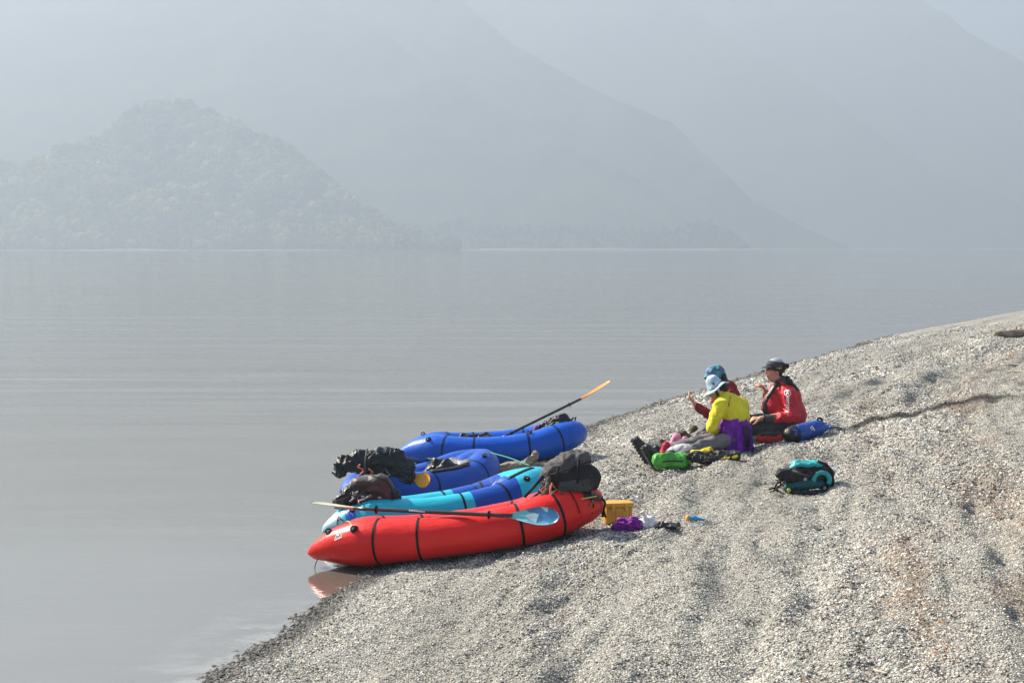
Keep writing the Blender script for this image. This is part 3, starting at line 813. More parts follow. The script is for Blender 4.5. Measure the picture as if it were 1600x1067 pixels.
class Head:
    """frame on a head centre: f forward, u up, l to the person's left"""
    def __init__(s, c, f, u):
        s.c = V(c); s.f = V(f).normalized(); u = V(u); s.u = (u - s.f * u.dot(s.f)).normalized(); s.l = s.u.cross(s.f)
    def p(s, f, l, u): return s.c + s.f * f + s.l * l + s.u * u
    def xf(s, g): return [s.p(v.x, v.y, v.z) for v in g[0]], g[1]
    def items(s):
        o = [s.xf(ball((-.012, 0, .035), (.094, .076, .090), 20)), s.xf(ball((.035, 0, -.030), (.058, .058, .075), 16)),
             s.xf(ball((.060, 0, -.078), (.026, .028, .022), 12)), s.xf(capsule((.083, 0, .012), .009, (.104, 0, -.018), .013, 10)),
             s.xf(ball((.075, 0, .036), (.022, .050, .012), 12)), s.xf(capsule((.086, .0, -.048), .011, (.088, 0, -.054), .011, 10)),
             s.xf(capsule((.02, 0, -.085), .05, (-.03, 0, -.05), .055, 14))]
        for sd in (1, -1):
            o += [s.xf(ball((.050, sd * .040, -.018), (.028, .022, .026), 10)), s.xf(ball((-.008, sd * .076, -.008), (.018, .010, .030), 10))]
        return o
    def face(s, parent):
        for sd in (1, -1): part('eye', s.xf(ball((.082, sd * .031, .014), (.008, .013, .007), 10)), EYE_M, parent)
        part('mouth', s.xf(ball((.094, 0, -.051), (.006, .022, .006), 10)), LIP, parent)
def limb(a, ra, b, rb, c, rc): return [capsule(a, ra, b, rb, 16), capsule(b, rb, c, rc, 16)]
def boot(ankle, toe_dir, up_dir, root, mat, sole, s=1.0, laces=True):
    """toe_dir: along the foot, up_dir: up the shin"""
    a, d, u = V(ankle), V(toe_dir).normalized(), V(up_dir).normalized(); u = (u - d * u.dot(d)).normalized(); x = d.cross(u)
    def q(f, l, h): return a + d * f * s + x * l * s + u * h * s
    b = union('boot', [capsule(q(-.02, 0, .10), .056 * s, q(-.02, 0, -.03), .050 * s, 14), capsule(q(-.035, 0, -.055), .040 * s, q(.06, 0, -.05), .042 * s, 14),
                       capsule(q(.05, 0, -.045), .044 * s, q(.175, .0, -.062), .036 * s, 14), capsule(q(.0, 0, .0), .050 * s, q(.10, 0, -.045), .040 * s, 14)], .009, mat, root, 4, folds(.003, 14))
    vs = []
    n = 22
    for h in (-.108, -.082):
        for i in range(n):
            t_ = 6.2832 * i / n; f = .068 + .145 * math.cos(t_); wdt = (.044 + .008 * math.cos(t_)) * math.sin(t_)
            vs.append(q(f, wdt, h))
    fs = [tuple(range(n)), tuple(range(n, 2 * n))[::-1]] + [(i, (i + 1) % n, n + (i + 1) % n, n + i) for i in range(n)]
    part('sole', (vs, fs), sole, b, smooth=False)
    treads = join(*[rbox(q(f, 0, -.114), (.038 * s * (1 - .3 * abs(f - .07) / .14), .010 * s, .006 * s), 0, Matrix((x, d, u)).transposed()) for f in np.linspace(-.05, .19, 8)])
    part('tread', treads, sole, b, smooth=False)
    if laces:
        part('laces', join(*[tube([q(f, -.026, -.012 - (f - .03) * .28), q(f + .008, 0, .006 - (f - .03) * .30), q(f, .026, -.012 - (f - .03) * .28)], .0035 * s, 5) for f in (.03, .05, .07, .09, .11)]), STEEL, b)
    return b

REDJ = cloth('red_jacket_cloth', (.50, .008, .022), .55, .3, 1.0, 7, spec=.35)
DARKRED = cloth('dark_red_sleeve', (.22, .010, .018), .6, .3, .9, 9)
YELJ = cloth('yellow_fleece', (.70, .61, .03), .85, .18, .6, 8, sheen=.1)
PURP = cloth('purple_cloth', (.16, .012, .32), .6, .35, 1.0, 7)
GREYT = cloth('grey_trouser_cloth', (.16, .15, .165), .8, .25, .9, 8)
DARKT = cloth('charcoal_trouser_cloth', (.055, .052, .055), .8, .3, .9, 8)
SOLE = plain('dark_sole', (.020, .020, .022), .75); BOOTM = cloth('black_boot', (.016, .017, .022), .55, .4, .6, 20, spec=.5)
OLIVE = cloth('olive_boot', (.07, .075, .04), .7, .4, .6, 20)
def lay(root, geoms):
    rz = root.location.z; out = []
    for vs, fs in geoms:
        out.append(([V((v.x, v.y, v.z + (ground_z(root.location.x + v.x, root.location.y + v.y) - rz) * min(1, max(0, -v.x - .08) / .3))) for v in vs], fs))
    return out
def dz(root, x, y): return ground_z(root.location.x + x, root.location.y + y) - root.location.z
def person(px, D, label):
    p = pix(px, 700, D); z = ground_z(p.x, D)
    return thing('person', (p.x, D, z), label, 'person', group='people sitting on the gravel')

# --- person in a red jacket and dark cap, sitting in profile
r1 = person(1225, 15.6, 'person in a bright red jacket and dark cap, sitting beside the blue dry bag')
H = Head((-.115, 0, .712), (-1, -.10, -.06), (.03, 0, 1))
LH, RH = (-.30, -.215, .205), (-.205, .02, .475)
body = [*H.items(), capsule((-.085, 0, .66), .050, (-.045, 0, .53), .052), capsule((-.02, 0, .45), .10, (.0, 0, .14), .12, 18, sq=(.95, 1.15), up=(0, 1, 0)),
        *limb((.0, -.16, .455), .06, (.03, -.24, .25), .048, LH, .030), *limb((.0, .16, .455), .06, (-.14, .19, .27), .048, RH, .030),
        *lay(r1, limb((-.03, -.10, .12), .095, (-.47, -.15, .12), .060, (-.97, -.14, .07), .042)), *lay(r1, limb((-.03, .10, .12), .095, (-.48, .06, .15), .060, (-.97, .06, .08), .042)),
        *hand(LH, (-1, .15, -.02), (0, .5, -1), -1, .75), *hand(RH, (-.55, -.1, .83), (-.9, .0, -.4), 1, .8, 1.12)]
bd = union('body', body, .0065, SKIN, r1, 3)
H.face(r1)
jk = union('jacket', [capsule((-.01, 0, .42), .150, (.03, 0, .20), .190, 20, sq=(.98, 1.16), up=(0, 1, 0)), capsule((.06, .0, .40), .13, (.05, 0, .2), .15, 18), capsule((-.07, -.01, .46), .115, (-.13, -.01, .31), .12, 16),
                      capsule((.0, -.13, .465), .095, (.0, .13, .465), .095), *limb((.01, -.17, .455), .088, (.05, -.255, .25), .075, (-.15, -.235, .205), .052),
                      *limb((.01, .17, .455), .085, (-.13, .20, .28), .068, (-.17, .11, .385), .048), capsule((-.035, 0, .55), .070, (-.01, 0, .50), .09)], .010, REDJ, r1, 5, folds(.016, 6, (1, 1, .8), 3.1))
tj = bvh(jk)
cuff = union('cuff', [capsule((-.14, -.235, .205), .053, (-.245, -.222, .205), .046), ], .008, DARKT, r1, 2, folds(.004, 20)); 
cuff2 = union('cuff', [capsule((-.165, .115, .375), .048, (-.195, .05, .445), .042)], .008, DARKT, r1, 2)
part('watch', tube([V((-.262, -.22, .205)) + V((0, math.cos(a) * .038, math.sin(a) * .038)) for a in np.linspace(0, 6.283, 17)[:-1]], .010, 7, True), TAPE, r1)
# open dark zip running down the front, dark collar, hood lying on the back
part('zip_flap', strap_strip([(-.085, -.09, .585), (-.14, -.115, .53), (-.20, -.13, .45), (-.245, -.13, .36), (-.235, -.13, .27), (-.20, -.13, .23)], .05, .012, (-.6, -1, .25)), BLACK, r1)
union('collar', [capsule((-.050, 0, .555), .066, (-.062, 0, .600), .060), capsule((-.01, 0, .55), .072, (-.025, .0, .60), .060)], .009, DARKT, r1, 4, folds(.006, 18))
union('hood', [capsule((.03, -.05, .60), .034, (.11, -.03, .50), .036), capsule((.03, .05, .60), .034, (.11, .03, .50), .036), capsule((.02, -.04, .63), .024, (.02, .04, .63), .024)], .009, BLACK, r1, 4, folds(.010, 14))
c0 = V((.005, -.245, .44))
decal('sleeve_emblem', tj, c0, (0, 1, 0), (1, 0, 0), (0, 0, 1), circle(-.022, .045, .034, 16, .025), WHITE, r1, .004)
decal('sleeve_mark', tj, c0, (0, 1, 0), (1, 0, 0), (0, 0, 1), [[(-.038, .032), (-.030, .030), (-.016, .052), (-.022, .056)], [(-.022, .056), (-.016, .052), (-.006, .034), (-.012, .030)], [(-.030, .060), (-.012, .062), (-.012, .067), (-.030, .066)]], WHITE, r1, .005)
tp = [[(-p[1] * -1 - .028, -p[0] * -1 - .055) for p in q] for q in text_polys('Kokatat', .055)]
tp = [[(-.028 - p[1], p[0] - .065) for p in q] for q in text_polys('Kokatat', .060)]
decal('sleeve_lettering', tj, c0, (0, 1, 0), (1, 0, 0), (0, 0, 1), tp, WHITE, r1, .004, .02)
union('trousers', [capsule((.02, 0, .13), .165, (-.02, 0, .12), .155, 18, sq=(1.1, .85), up=(0, 1, 0)), *lay(r1, limb((-.02, -.10, .125), .118, (-.47, -.15, .12), .084, (-.93, -.14, .07), .056)),
                   *lay(r1, limb((-.02, .10, .125), .115, (-.48, .06, .15), .082, (-.93, .06, .08), .056))], .010, DARKT, r1, 4, folds(.014, 7, (.8, 1, 1.3), 9))
for y, zz in ((-.10, .10), (.10, .105)): boot((-1.0, y - .05, zz - .035 + dz(r1, -1.0, y)), (-.55, -.06, .80), (.9, 0, .4), r1, OLIVE, SOLE, .85)
part('hair', H.xf(join(ball((-.075, 0, .035), (.060, .066, .058), 14), ball((-.138, 0, .040), (.032, .030, .030), 12), capsule((-.06, .06, .0), .022, (-.05, .055, -.05), .018), capsule((-.06, -.06, .0), .022, (-.05, -.055, -.05), .018))), HAIR, bd)
CAPG = cloth('dark_grey_cap', (.045, .048, .058), .7, .3, .4, 20); CAPW = cloth('pale_cap_crown', (.34, .36, .40), .8, .2, .3, 20)
hat = union('cap', [H.xf(ball((-.008, 0, .062), (.100, .084, .066), 18))], .008, CAPG, r1, 3)
vs, fs = [], []
for r_, h_ in ((0, .052), (1, .040)):
    pass
def brim(H, r_in, r_out, z_in, z_out, mat, parent, f0=-1.1, f1=1.1, n=24, fwd=0.0, th=.006, name='brim'):
    vs = []; fs = []
    full = f1 - f0 > 6.2
    for i in range(n + (0 if full else 1)):
        a = f0 + (f1 - f0) * i / n
        for (r_, zz) in ((r_in, z_in), (r_out, z_out), (r_out, z_out - th), (r_in, z_in - th)):
            ext = fwd * max(0, math.cos(a)) ** 2 if r_ == r_out else 0
            vs.append(H.p(-.008 + (r_[0] + ext) * math.cos(a), r_[1] * math.sin(a), zz + (.010 * math.sin(3 * a) if full else -.012 * (1 - math.cos(a)) * -1)))
    m = len(vs) // 4
    for i in range(m if full else m - 1):
        j = (i + 1) % m
        for k in range(4): fs.append((4 * i + k, 4 * i + (k + 1) % 4, 4 * j + (k + 1) % 4, 4 * j + k))
    return part(name, (vs, fs), mat, parent)
brim(H, (.085, .075), (.108, .084), .060, .042, CAPG, hat, fwd=.045)
part('crown_panel', H.xf(ball((-.018, 0, .088), (.080, .070, .050), 16)), CAPW, hat)
part('headband', H.xf(tube([(-.01 + .089 * math.cos(a), .074 * math.sin(a), .010 + .030 * math.cos(a)) for a in np.linspace(0, 6.283, 25)[:-1]], .017, 8, True)), BLACK, hat)

# --- person in a yellow fleece and pale blue sun hat, seen from behind
r2 = person(1148, 14.95, 'person in a yellow fleece and light blue sun hat, purple cloth round the waist')
H = Head((-.185, .045, .60), (-.80, .42, -.62), (-.45, .15, .85))
LH, RH = (-.20, -.02, .175), (-.10, .20, .17)
body = [*H.items(), capsule((-.15, .03, .56), .046, (-.09, .01, .49), .050), capsule((-.05, 0, .42), .095, (.0, 0, .12), .11, 18, sq=(1.15, .9), up=(.7, .7, 0)),
        *limb((-.18, -.11, .45), .056, (-.25, -.15, .24), .045, LH, .028), *limb((.085, .11, .40), .054, (.10, .20, .23), .045, RH, .028),
        *lay(r2, limb((-.03, -.09, .09), .065, (-.40, -.30, .085), .040, (-.80, -.59, .08), .034)), *lay(r2, limb((-.03, .10, .09), .065, (-.42, .02, .105), .040, (-.84, .0, .09), .034)),
        *hand(LH, (.45, .75, -.25), (-.4, .6, .5), 1, .7), *hand(RH, (-.75, -.4, -.1), (-.2, -.4, .8), 1, .7)]
bd = union('body', body, .0065, SKIN_TAN, r2, 3)
H.face(r2)
jk2 = union('jacket', [capsule((-.06, .01, .43), .145, (.005, 0, .33), .145, 20, sq=(1.22, .95), up=(.7, .7, 0)), capsule((-.15, -.10, .45), .095, (.06, .09, .43), .095),
               *limb((-.175, -.115, .445), .080, (-.265, -.16, .235), .062, (-.215, -.055, .18), .042), *limb((.095, .12, .405), .078, (.115, .205, .23), .062, (-.04, .215, .18), .044),
               capsule((-.115, .02, .535), .070, (-.06, .01, .48), .085)], .010, YELJ, r2, 5, folds(.011, 7.5, (1, 1, .9), 5))
t2 = bvh(jk2)
decal('back_zip', t2, (-.10, -.2, .50), (.25, 1, 0), (1, -.3, 0), (.1, 0, 1), [[(-.003, -.045), (.003, -.045), (.003, .045), (-.003, .045)]], TAPE, r2, .004)
union('collar', [capsule((-.115, .02, .52), .068, (-.145, .03, .585), .058, 18)], .008, YELJ, r2, 3, folds(.004, 16))
union('trousers', [capsule((.0, 0, .12), .150, (-.03, 0, .12), .145, 18), *lay(r2, limb((-.03, -.09, .10), .092, (-.40, -.30, .095), .066, (-.74, -.54, .08), .052)),
                   *lay(r2, limb((-.03, .10, .10), .092, (-.42, .02, .115), .066, (-.76, .0, .09), .052))], .010, GREYT, r2, 4, folds(.012, 7, (.8, 1, 1.3), 2))
union('waist_cloth', [capsule((.0, -.01, .225), .165, (.01, -.02, .06), .155, 20, sq=(1.10, .92), up=(.7, .7, 0)), capsule((-.10, -.14, .18), .05, (-.07, -.17, .0), .055), capsule((.11, -.08, .2), .06, (.12, -.09, .0), .06), capsule((.02, -.16, .2), .04, (.03, -.19, .0), .045)],
      .010, PURP, r2, 4, folds(.024, 7, (1.6, 1.6, .3), 8))
part('dark_gusset', strap_strip([(.085, -.185, .25), (.095, -.215, .16), (.10, -.225, .03)], .04, .014, (.3, -1, 0)), BLACK, r2)
boot((-.84, -.62, .105 + dz(r2, -.84, -.62)), (-.50, -.12, .86), (.86, .30, .35), r2, BOOTM, SOLE, 1.10)
boot((-.88, .0, .115 + dz(r2, -.88, .0)), (-.52, .05, .85), (.90, -.05, .35), r2, BOOTM, SOLE, 1.10)
union('gaiter', lay(r2, [capsule((-.66, -.50, .09), .066, (-.80, -.59, .10), .070)]), .010, BLACK, r2, 3, folds(.010, 14))
union('gaiter', lay(r2, [capsule((-.68, .02, .10), .066, (-.82, .0, .11), .070)]), .010, BLACK, r2, 3, folds(.010, 14))
part('hair', H.xf(join(ball((-.055, 0, .02), (.062, .072, .070), 14), capsule((-.07, 0, -.02), .05, (-.06, 0, -.06), .035), capsule((-.01, .07, .0), .018, (.0, .068, -.05), .014), capsule((-.01, -.07, .0), .018, (.0, -.068, -.05), .014))), HAIR, bd)
HATB = cloth('light_blue_hat', (.40, .53, .64), .8, .15, .6, 14)
hat = union('sun_hat', [H.xf(capsule((-.01, 0, .05), .096, (-.012, 0, .098), .078, 18))], .008, HATB, r2, 3, folds(.004, 16))
brim(H, (.090, .085), (.150, .140), .040, .012, HATB, hat, 0, 6.2832, 32)
part('eyelet', H.xf(ball((-.035, .088, .078), (.012, .006, .012), 10)), TAPE, hat)
part('hat_band', H.xf(tube([(-.01 + .098 * math.cos(a), .098 * math.sin(a), .046) for a in np.linspace(0, 6.283, 25)[:-1]], .004, 6, True)), CAPW, hat)

# --- person behind, dark red top and teal patterned cap, one hand raised
r3 = person(1137, 15.95, 'person in a dark red top and teal patterned cap behind the one in yellow')
H = Head((-.155, .0, .655), (-1, .10, -.12), (0, 0, 1))
LH, RH = (-.40, -.19, .375), (-.17, .10, .2)
body = [*H.items(), capsule((-.12, 0, .60), .050, (-.05, 0, .53), .06), capsule((-.03, 0, .46), .10, (0, 0, .13), .115, 18, sq=(.95, 1.15), up=(0, 1, 0)),
        *limb((-.02, -.16, .48), .056, (-.19, -.22, .235), .045, LH, .028), *limb((-.02, .16, .48), .056, (-.08, .22, .24), .045, RH, .028),
        *lay(r3, limb((-.03, -.10, .11), .09, (-.30, -.16, .09), .042, (-.38, .10, .06), .036)), *lay(r3, limb((-.03, .10, .09), .065, (-.30, .20, .09), .042, (-.24, -.06, .06), .036)),
        *hand(LH, (-.62, .0, .78), (.75, -.15, .6), -1, .30, 1.05), *hand(RH, (-.3, -.9, 0), (0, 0, 1), 1, .6)]
bd = union('body', body, .0065, SKIN, r3, 3)
H.face(r3)
union('jacket', [capsule((-.04, 0, .50), .135, (.01, 0, .20), .155, 20, sq=(.95, 1.15), up=(0, 1, 0)), capsule((-.03, -.13, .49), .085, (-.02, .13, .49), .085),
                 *limb((-.02, -.165, .475), .078, (-.20, -.225, .235), .062, (-.37, -.195, .345), .040), *limb((-.02, .165, .475), .078, (-.09, .225, .24), .062, (-.14, .12, .2), .042)],
      .010, DARKRED, r3, 5, folds(.013, 7, off=12))
union('trousers', [capsule((.0, 0, .12), .150, (-.03, 0, .12), .145, 18), *lay(r3, limb((-.03, -.10, .115), .105, (-.30, -.16, .10), .07, (-.38, .08, .07), .055)), *lay(r3, limb((-.03, .10, .115), .105, (-.30, .20, .10), .07, (-.24, -.02, .07), .055))],
      .010, GREYT, r3, 4, folds(.012, 7, off=4))
boot((-.40, .12, .075 + dz(r3, -.40, .12)), (-.9, .3, .1), (.3, .1, 1), r3, OLIVE, SOLE, .9); boot((-.28, -.10, .07 + dz(r3, -.28, -.1)), (-.5, -.8, .0), (.3, -.2, 1), r3, OLIVE, SOLE, .9)
part('hair', H.xf(ball((-.05, 0, .02), (.064, .072, .075), 14)), HAIR, bd)
t = NT('patterned_cap'); p = t.co()
vv = t.sep(t.voronoi(t.mapping(p, (1, 1, 1.4)), 26, out='Color'))[0]
t.set(color=t.ramp(vv, [(0, (.13, .10, .42)), (.30, (.03, .16, .26)), (.45, (.02, .20, .24)), (.62, (.06, .28, .30)), (.80, (.02, .07, .14)), (1, (.03, .12, .06))], 'CONSTANT'), rough=.7)
PATT = t.m
hat = union('cap', [H.xf(ball((-.012, 0, .05), (.112, .096, .095), 18)), H.xf(capsule((.05, 0, .04), .06, (.09, 0, .02), .035, 14, sq=(.6, 1.4)))], .008, PATT, r3, 3, folds(.005, 14))
part('neck_flap', H.xf(join(capsule((-.095, .04, .02), .030, (-.120, .035, -.07), .022, sq=(1, 1.2)), capsule((-.095, -.04, .02), .030, (-.120, -.035, -.07), .022, sq=(1, 1.2)), capsule((-.10, 0, .02), .032, (-.125, 0, -.07), .024))), BLACK, hat)
part('peak', H.xf(capsule((.085, -.045, .015), .012, (.085, .045, .015), .012)), plain('lilac_trim', (.22, .20, .55), .6), hat)
# ------------------------------------------------------------------ gear
def place(name, px, py, D, label, cat, group=None, rz=0.0, ground=False):
    p = pix(px, py, D)
    if ground: p = V((p.x, p.y, ground_z(p.x, p.y)))
    return thing(name, p, label, cat, rz, group)
GREYPACK = cloth('charcoal_pack_cloth', (.020, .019, .022), .7, .3, .9, 8)
LIDPACK = cloth('grey_pack_lid', (.078, .072, .074), .75, .3, 1.0, 8)
def loose_straps(root, spots, n, seed, mats, drop=.10, r=.004, name='loose_strap'):
    g = random.Random(seed)
    for k in range(n):
        a = V(spots[g.randrange(len(spots))]) + V((g.uniform(-.02, .02), g.uniform(-.02, .02), g.uniform(-.02, .02)))
        pts = [a]
        for s in range(4): pts.append(pts[-1] + V((g.uniform(-.06, .05), g.uniform(-.04, .02), -drop / 4 * g.uniform(.4, 1.4))))
        if k % 2: part(name, strap_strip(pts, .016, .003, (g.uniform(-.5, .5), -1, .4)), mats[k % len(mats)], root)
        else: cord('cord_tail', pts, mats[k % len(mats)], root, r)

# grey pack on the stern of the red packraft  (base on the tubes)
pk = place('backpack', 888, 772, 11.10, 'large charcoal backpack lashed on the stern of the red packraft', 'backpack', rz=R(6))
q = Matrix.Rotation(R(-8), 3, 'Y')
main = union('main_bag', [rbox((.005, .02, .125), (.175, .15, .11), .8, q), rbox((.05, -.01, .10), (.14, .15, .09), .8, q), capsule((-.14, 0, .10), .10, (.15, 0, .13), .115, 16)], .012, GREYPACK, pk, 5, folds(.012, 6, off=2))
lid = union('lid', [capsule((-.13, .0, .20), .075, (.10, .02, .265), .080, 18, sq=(1, 1.5), up=(0, 0, 1)), capsule((-.02, .0, .27), .06, (.08, .03, .30), .05, 16, sq=(1, 1.6), up=(0, 0, 1)), capsule((-.17, -.02, .15), .06, (-.14, .02, .20), .06)], .011, LIDPACK, pk, 5, folds(.018, 7, off=7))
part('lid_seam', strap_strip([(-.16, -.125, .175), (-.08, -.15, .205), (.0, -.158, .235), (.08, -.15, .262), (.15, -.12, .275), (.19, -.05, .26)], .012, .006, (0, -1, .3)), WEB, pk)
for x in (-.10, .06): part('strap', strap_strip([(x, -.15, .30 if x > 0 else .24), (x - .01, -.168, .20), (x - .01, -.168, .12), (x - .02, -.15, .03)], .020, .004, (0, -1, 0)), WEB, pk)
union('front_pocket', [rbox((.03, -.135, .085), (.13, .035, .055), .8, q)], .01, cloth('front_pocket_cloth', (.05, .048, .052), .6, .3, .6, 10), pk, 3, folds(.006, 12))
union('shoulder_strap', [capsule((-.18, -.06, .12), .026, (-.24, -.10, .02), .022), capsule((-.24, -.10, .02), .022, (-.33, -.12, -.03), .020), capsule((-.33, -.12, -.03), .020, (-.37, -.12, -.045), .022)], .007, BLACK, pk, 3, folds(.006, 20))
union('shoulder_strap', [capsule((-.17, -.12, .14), .022, (-.19, -.16, .04), .022), capsule((-.19, -.16, .04), .022, (-.28, -.16, -.03), .018)], .007, LIDPACK, pk, 3, folds(.006, 20))
part('hip_belt', strap_strip([(.10, -.16, .02), (.18, -.14, .0), (.24, -.08, -.02), (.26, .02, -.02), (.24, .10, .0)], .05, .014, (.3, -1, .4)), BLACK, pk)
cord('cord_tail', [(-.15, -.16, .12), (-.17, -.19, .05), (-.16, -.18, -.02), (-.22, -.16, -.06)], CORD_RED, pk, .007)
cord('cord_tail', [(-.19, -.12, .10), (-.22, -.14, .03), (-.25, -.13, -.02), (-.30, -.14, -.05)], CORD_RED, pk, .006)
cord('cord_tail', [(-.13, -.18, .02), (-.20, -.20, -.04), (-.28, -.20, -.10)], CORD, pk, .006)
cord('cord_tail', [(-.06, -.17, .0), (.02, -.19, -.01), (.12, -.18, .0), (.20, -.16, .01)], CORD, pk, .005)
cord('cord_tail', [(-.14, -.18, .06), (-.20, -.20, -.02), (-.30, -.22, -.12), (-.42, -.24, -.17)], CORD, pk, .0055)
cord('cord_tail', [(-.17, -.15, .10), (-.16, -.20, .02), (-.15, -.20, -.06)], plain('pale_cord', (.6, .58, .55), .8), pk, .008)
cord('hanging_cord', [(.25, -.05, -.02), (.285, -.05, -.06), (.275, -.05, -.12), (.29, -.05, -.18)], WEB, pk, .008)
loose_straps(pk, [(-.16, -.14, .12), (-.12, -.16, .10), (-.20, -.10, .08), (.18, -.12, .03)], 8, 5, [WEB, CORD_RED, CORD_GREEN, LIDPACK], .14)
strp = [V((-.20, -.05, .16)), V((-.28, -.08, .08)), V((-.36, -.10, .0))]
part('strap', strap_strip(strp, .022, .004, (0, -1, .3)), WEB, pk)

# black bundles
def bundle(px, py, D, label, w, d, h, seed, mat=BLACK, rz=0.0, extra=(), amp=.045, lumps=9, cat='bag', name='gear_bundle', group=None, freq=6.5):
    o = place(name, px, py, D, label, cat, group, rz)
    g = random.Random(seed); it = []
    for k in range(lumps):
        x = g.uniform(-w / 2, w / 2) * .8; y = g.uniform(-d / 2, d / 2) * .7
        hh = h * (1 - .55 * (abs(x) / (w / 2)) ** 2) * g.uniform(.6, 1.0)
        r_ = min(h, d) * g.uniform(.26, .40)
        it.append(capsule((x, y, min(r_, hh * .5)), r_, (x + g.uniform(-.12, .12) * w, y + g.uniform(-.1, .1) * d, max(hh - r_, r_ * .6)), r_ * .9, 12))
    it.append(rbox((0, 0, h * .28), (w * .40, d * .38, h * .26), .8))
    it += list(extra)
    u = union('cloth', it, .008, mat, o, 2, folds(amp, freq, off=seed))
    return o
def soft(name, items, mat, o, amp, freq, off, vox=.008, crisp=.55, sm=3):
    return union(name, items, vox, mat, o, sm, folds(amp, freq, off=off, crisp=crisp))
b1 = place('backpack', 573, 790, 12.0, 'crumpled black pack with a smooth grey brown lid on the bow of the turquoise packraft', 'backpack')
soft('pack_body', [capsule((-.22, -.02, .05), .060, (-.05, -.03, .07), .080), capsule((-.16, 0, .11), .060, (.0, 0, .11), .080), capsule((-.05, 0, .08), .085, (.20, 0, .08), .085), capsule((-.26, -.01, .02), .04, (-.2, 0, .08), .05)], BLACK, b1, .020, 9, 3)
soft('lid', [capsule((-.06, .02, .20), .070, (.12, .02, .215), .075, 18, sq=(.75, 1.5), up=(0, 0, 1)), capsule((.15, 0, .19), .075, (.20, 0, .08), .080, 16, sq=(1, .9), up=(0, 1, 0)), capsule((-.10, .02, .16), .06, (.1, .0, .17), .09)],
     cloth('warm_grey_lid', (.050, .044, .042), .5, .3, .7, 7, spec=.4), b1, .010, 7, 3, crisp=.3)
part('side_seam', strap_strip([(.06, -.10, .275), (.17, -.115, .24), (.225, -.10, .16), (.225, -.10, .04)], .010, .006, (0, -1, .2)), WEB, b1)
loose_straps(b1, [(-.12, -.12, .14), (-.18, -.10, .10), (-.02, -.13, .14), (.06, -.12, .12)], 9, 8, [LIDPACK, STEEL, WEB, WEB], .08)
for c in ((-.12, -.12, .07), (-.02, -.125, .10), (.12, -.11, .09)): part('buckle', rbox(c, (.014, .006, .009), .4), STEEL, b1, smooth=False)
b2 = place('gear_bundle', 588, 745, 13.05, 'long crinkled black gear bundle draped over the bow of the deep blue packraft', 'bag')
soft('cloth', [capsule((-.34, 0, .05), .055, (-.31, 0, .11), .070), capsule((-.30, 0, .12), .075, (-.12, 0, .17), .085), capsule((-.12, 0, .17), .085, (.04, 0, .16), .090), capsule((.04, 0, .17), .10, (.16, 0, .17), .10),
               capsule((.16, 0, .15), .10, (.27, -.02, .07), .095), capsule((.27, -.02, .06), .085, (.31, -.03, .0), .07), capsule((-.2, 0, .10), .07, (.2, 0, .08), .08)], BLACK, b2, .024, 8, 11, crisp=.7)
soft('dark_blue_fold', [capsule((.02, -.02, .245), .035, (.10, -.03, .235), .04)], cloth('slate_cloth', (.015, .03, .045), .5, .3, .8, 10, spec=.4), b2, .012, 12, 5)
loose_straps(b2, [(-.15, -.10, .12), (-.05, -.11, .10), (.10, -.12, .10), (.2, -.12, .08)], 8, 9, [WEB, CORD_RED, WEB, LIDPACK], .12)
part('compression_strap', strap_strip([(-.10, -.12, .02), (-.09, -.115, .16), (-.08, -.04, .27)], .018, .004, (0, -1, .3)), LIDPACK, b2)
b3 = place('backpack', 865, 678, 16.5, 'small black pack tied on the stern of the farthest packraft', 'backpack')
soft('pack_body', [capsule((-.18, 0, .02), .055, (-.06, 0, .08), .075), capsule((-.06, 0, .08), .078, (.10, 0, .15), .085), capsule((.10, 0, .15), .085, (.19, 0, .11), .060), capsule((.0, 0, .06), .07, (.18, 0, .08), .07)], BLACK, b3, .020, 10, 23, crisp=.7)
part('grab_loop', tube([(.19, 0, .15), (.23, 0, .19), (.26, 0, .20), (.25, 0, .16)], .010, 7), WEB, b3)
soft('red_flap', [capsule((-.21, -.05, .03), .028, (-.20, -.05, .08), .030)], cloth('dull_red_cloth', (.30, .05, .06), .7), b3, .008, 16, 2)
loose_straps(b3, [(-.15, -.10, .06), (0, -.12, .10), (.15, -.1, .10)], 6, 10, [WEB, CORD_RED, LIDPACK], .10)
for c in ((-.08, -.09, .10), (.04, -.10, .14)): part('buckle', rbox(c, (.02, .006, .012), .4), CORD, b3, smooth=False)
b4 = bundle(742, 691, 16.35, 'flat black clothing lying along the cockpit of the farthest packraft', .56, .24, .13, 31, amp=.012, lumps=9, cat='clothing', name='clothing')
b5 = bundle(688, 752, 14.0, 'black bag sitting in the cockpit of the deep blue packraft', .34, .26, .30, 37, amp=.02, lumps=8)

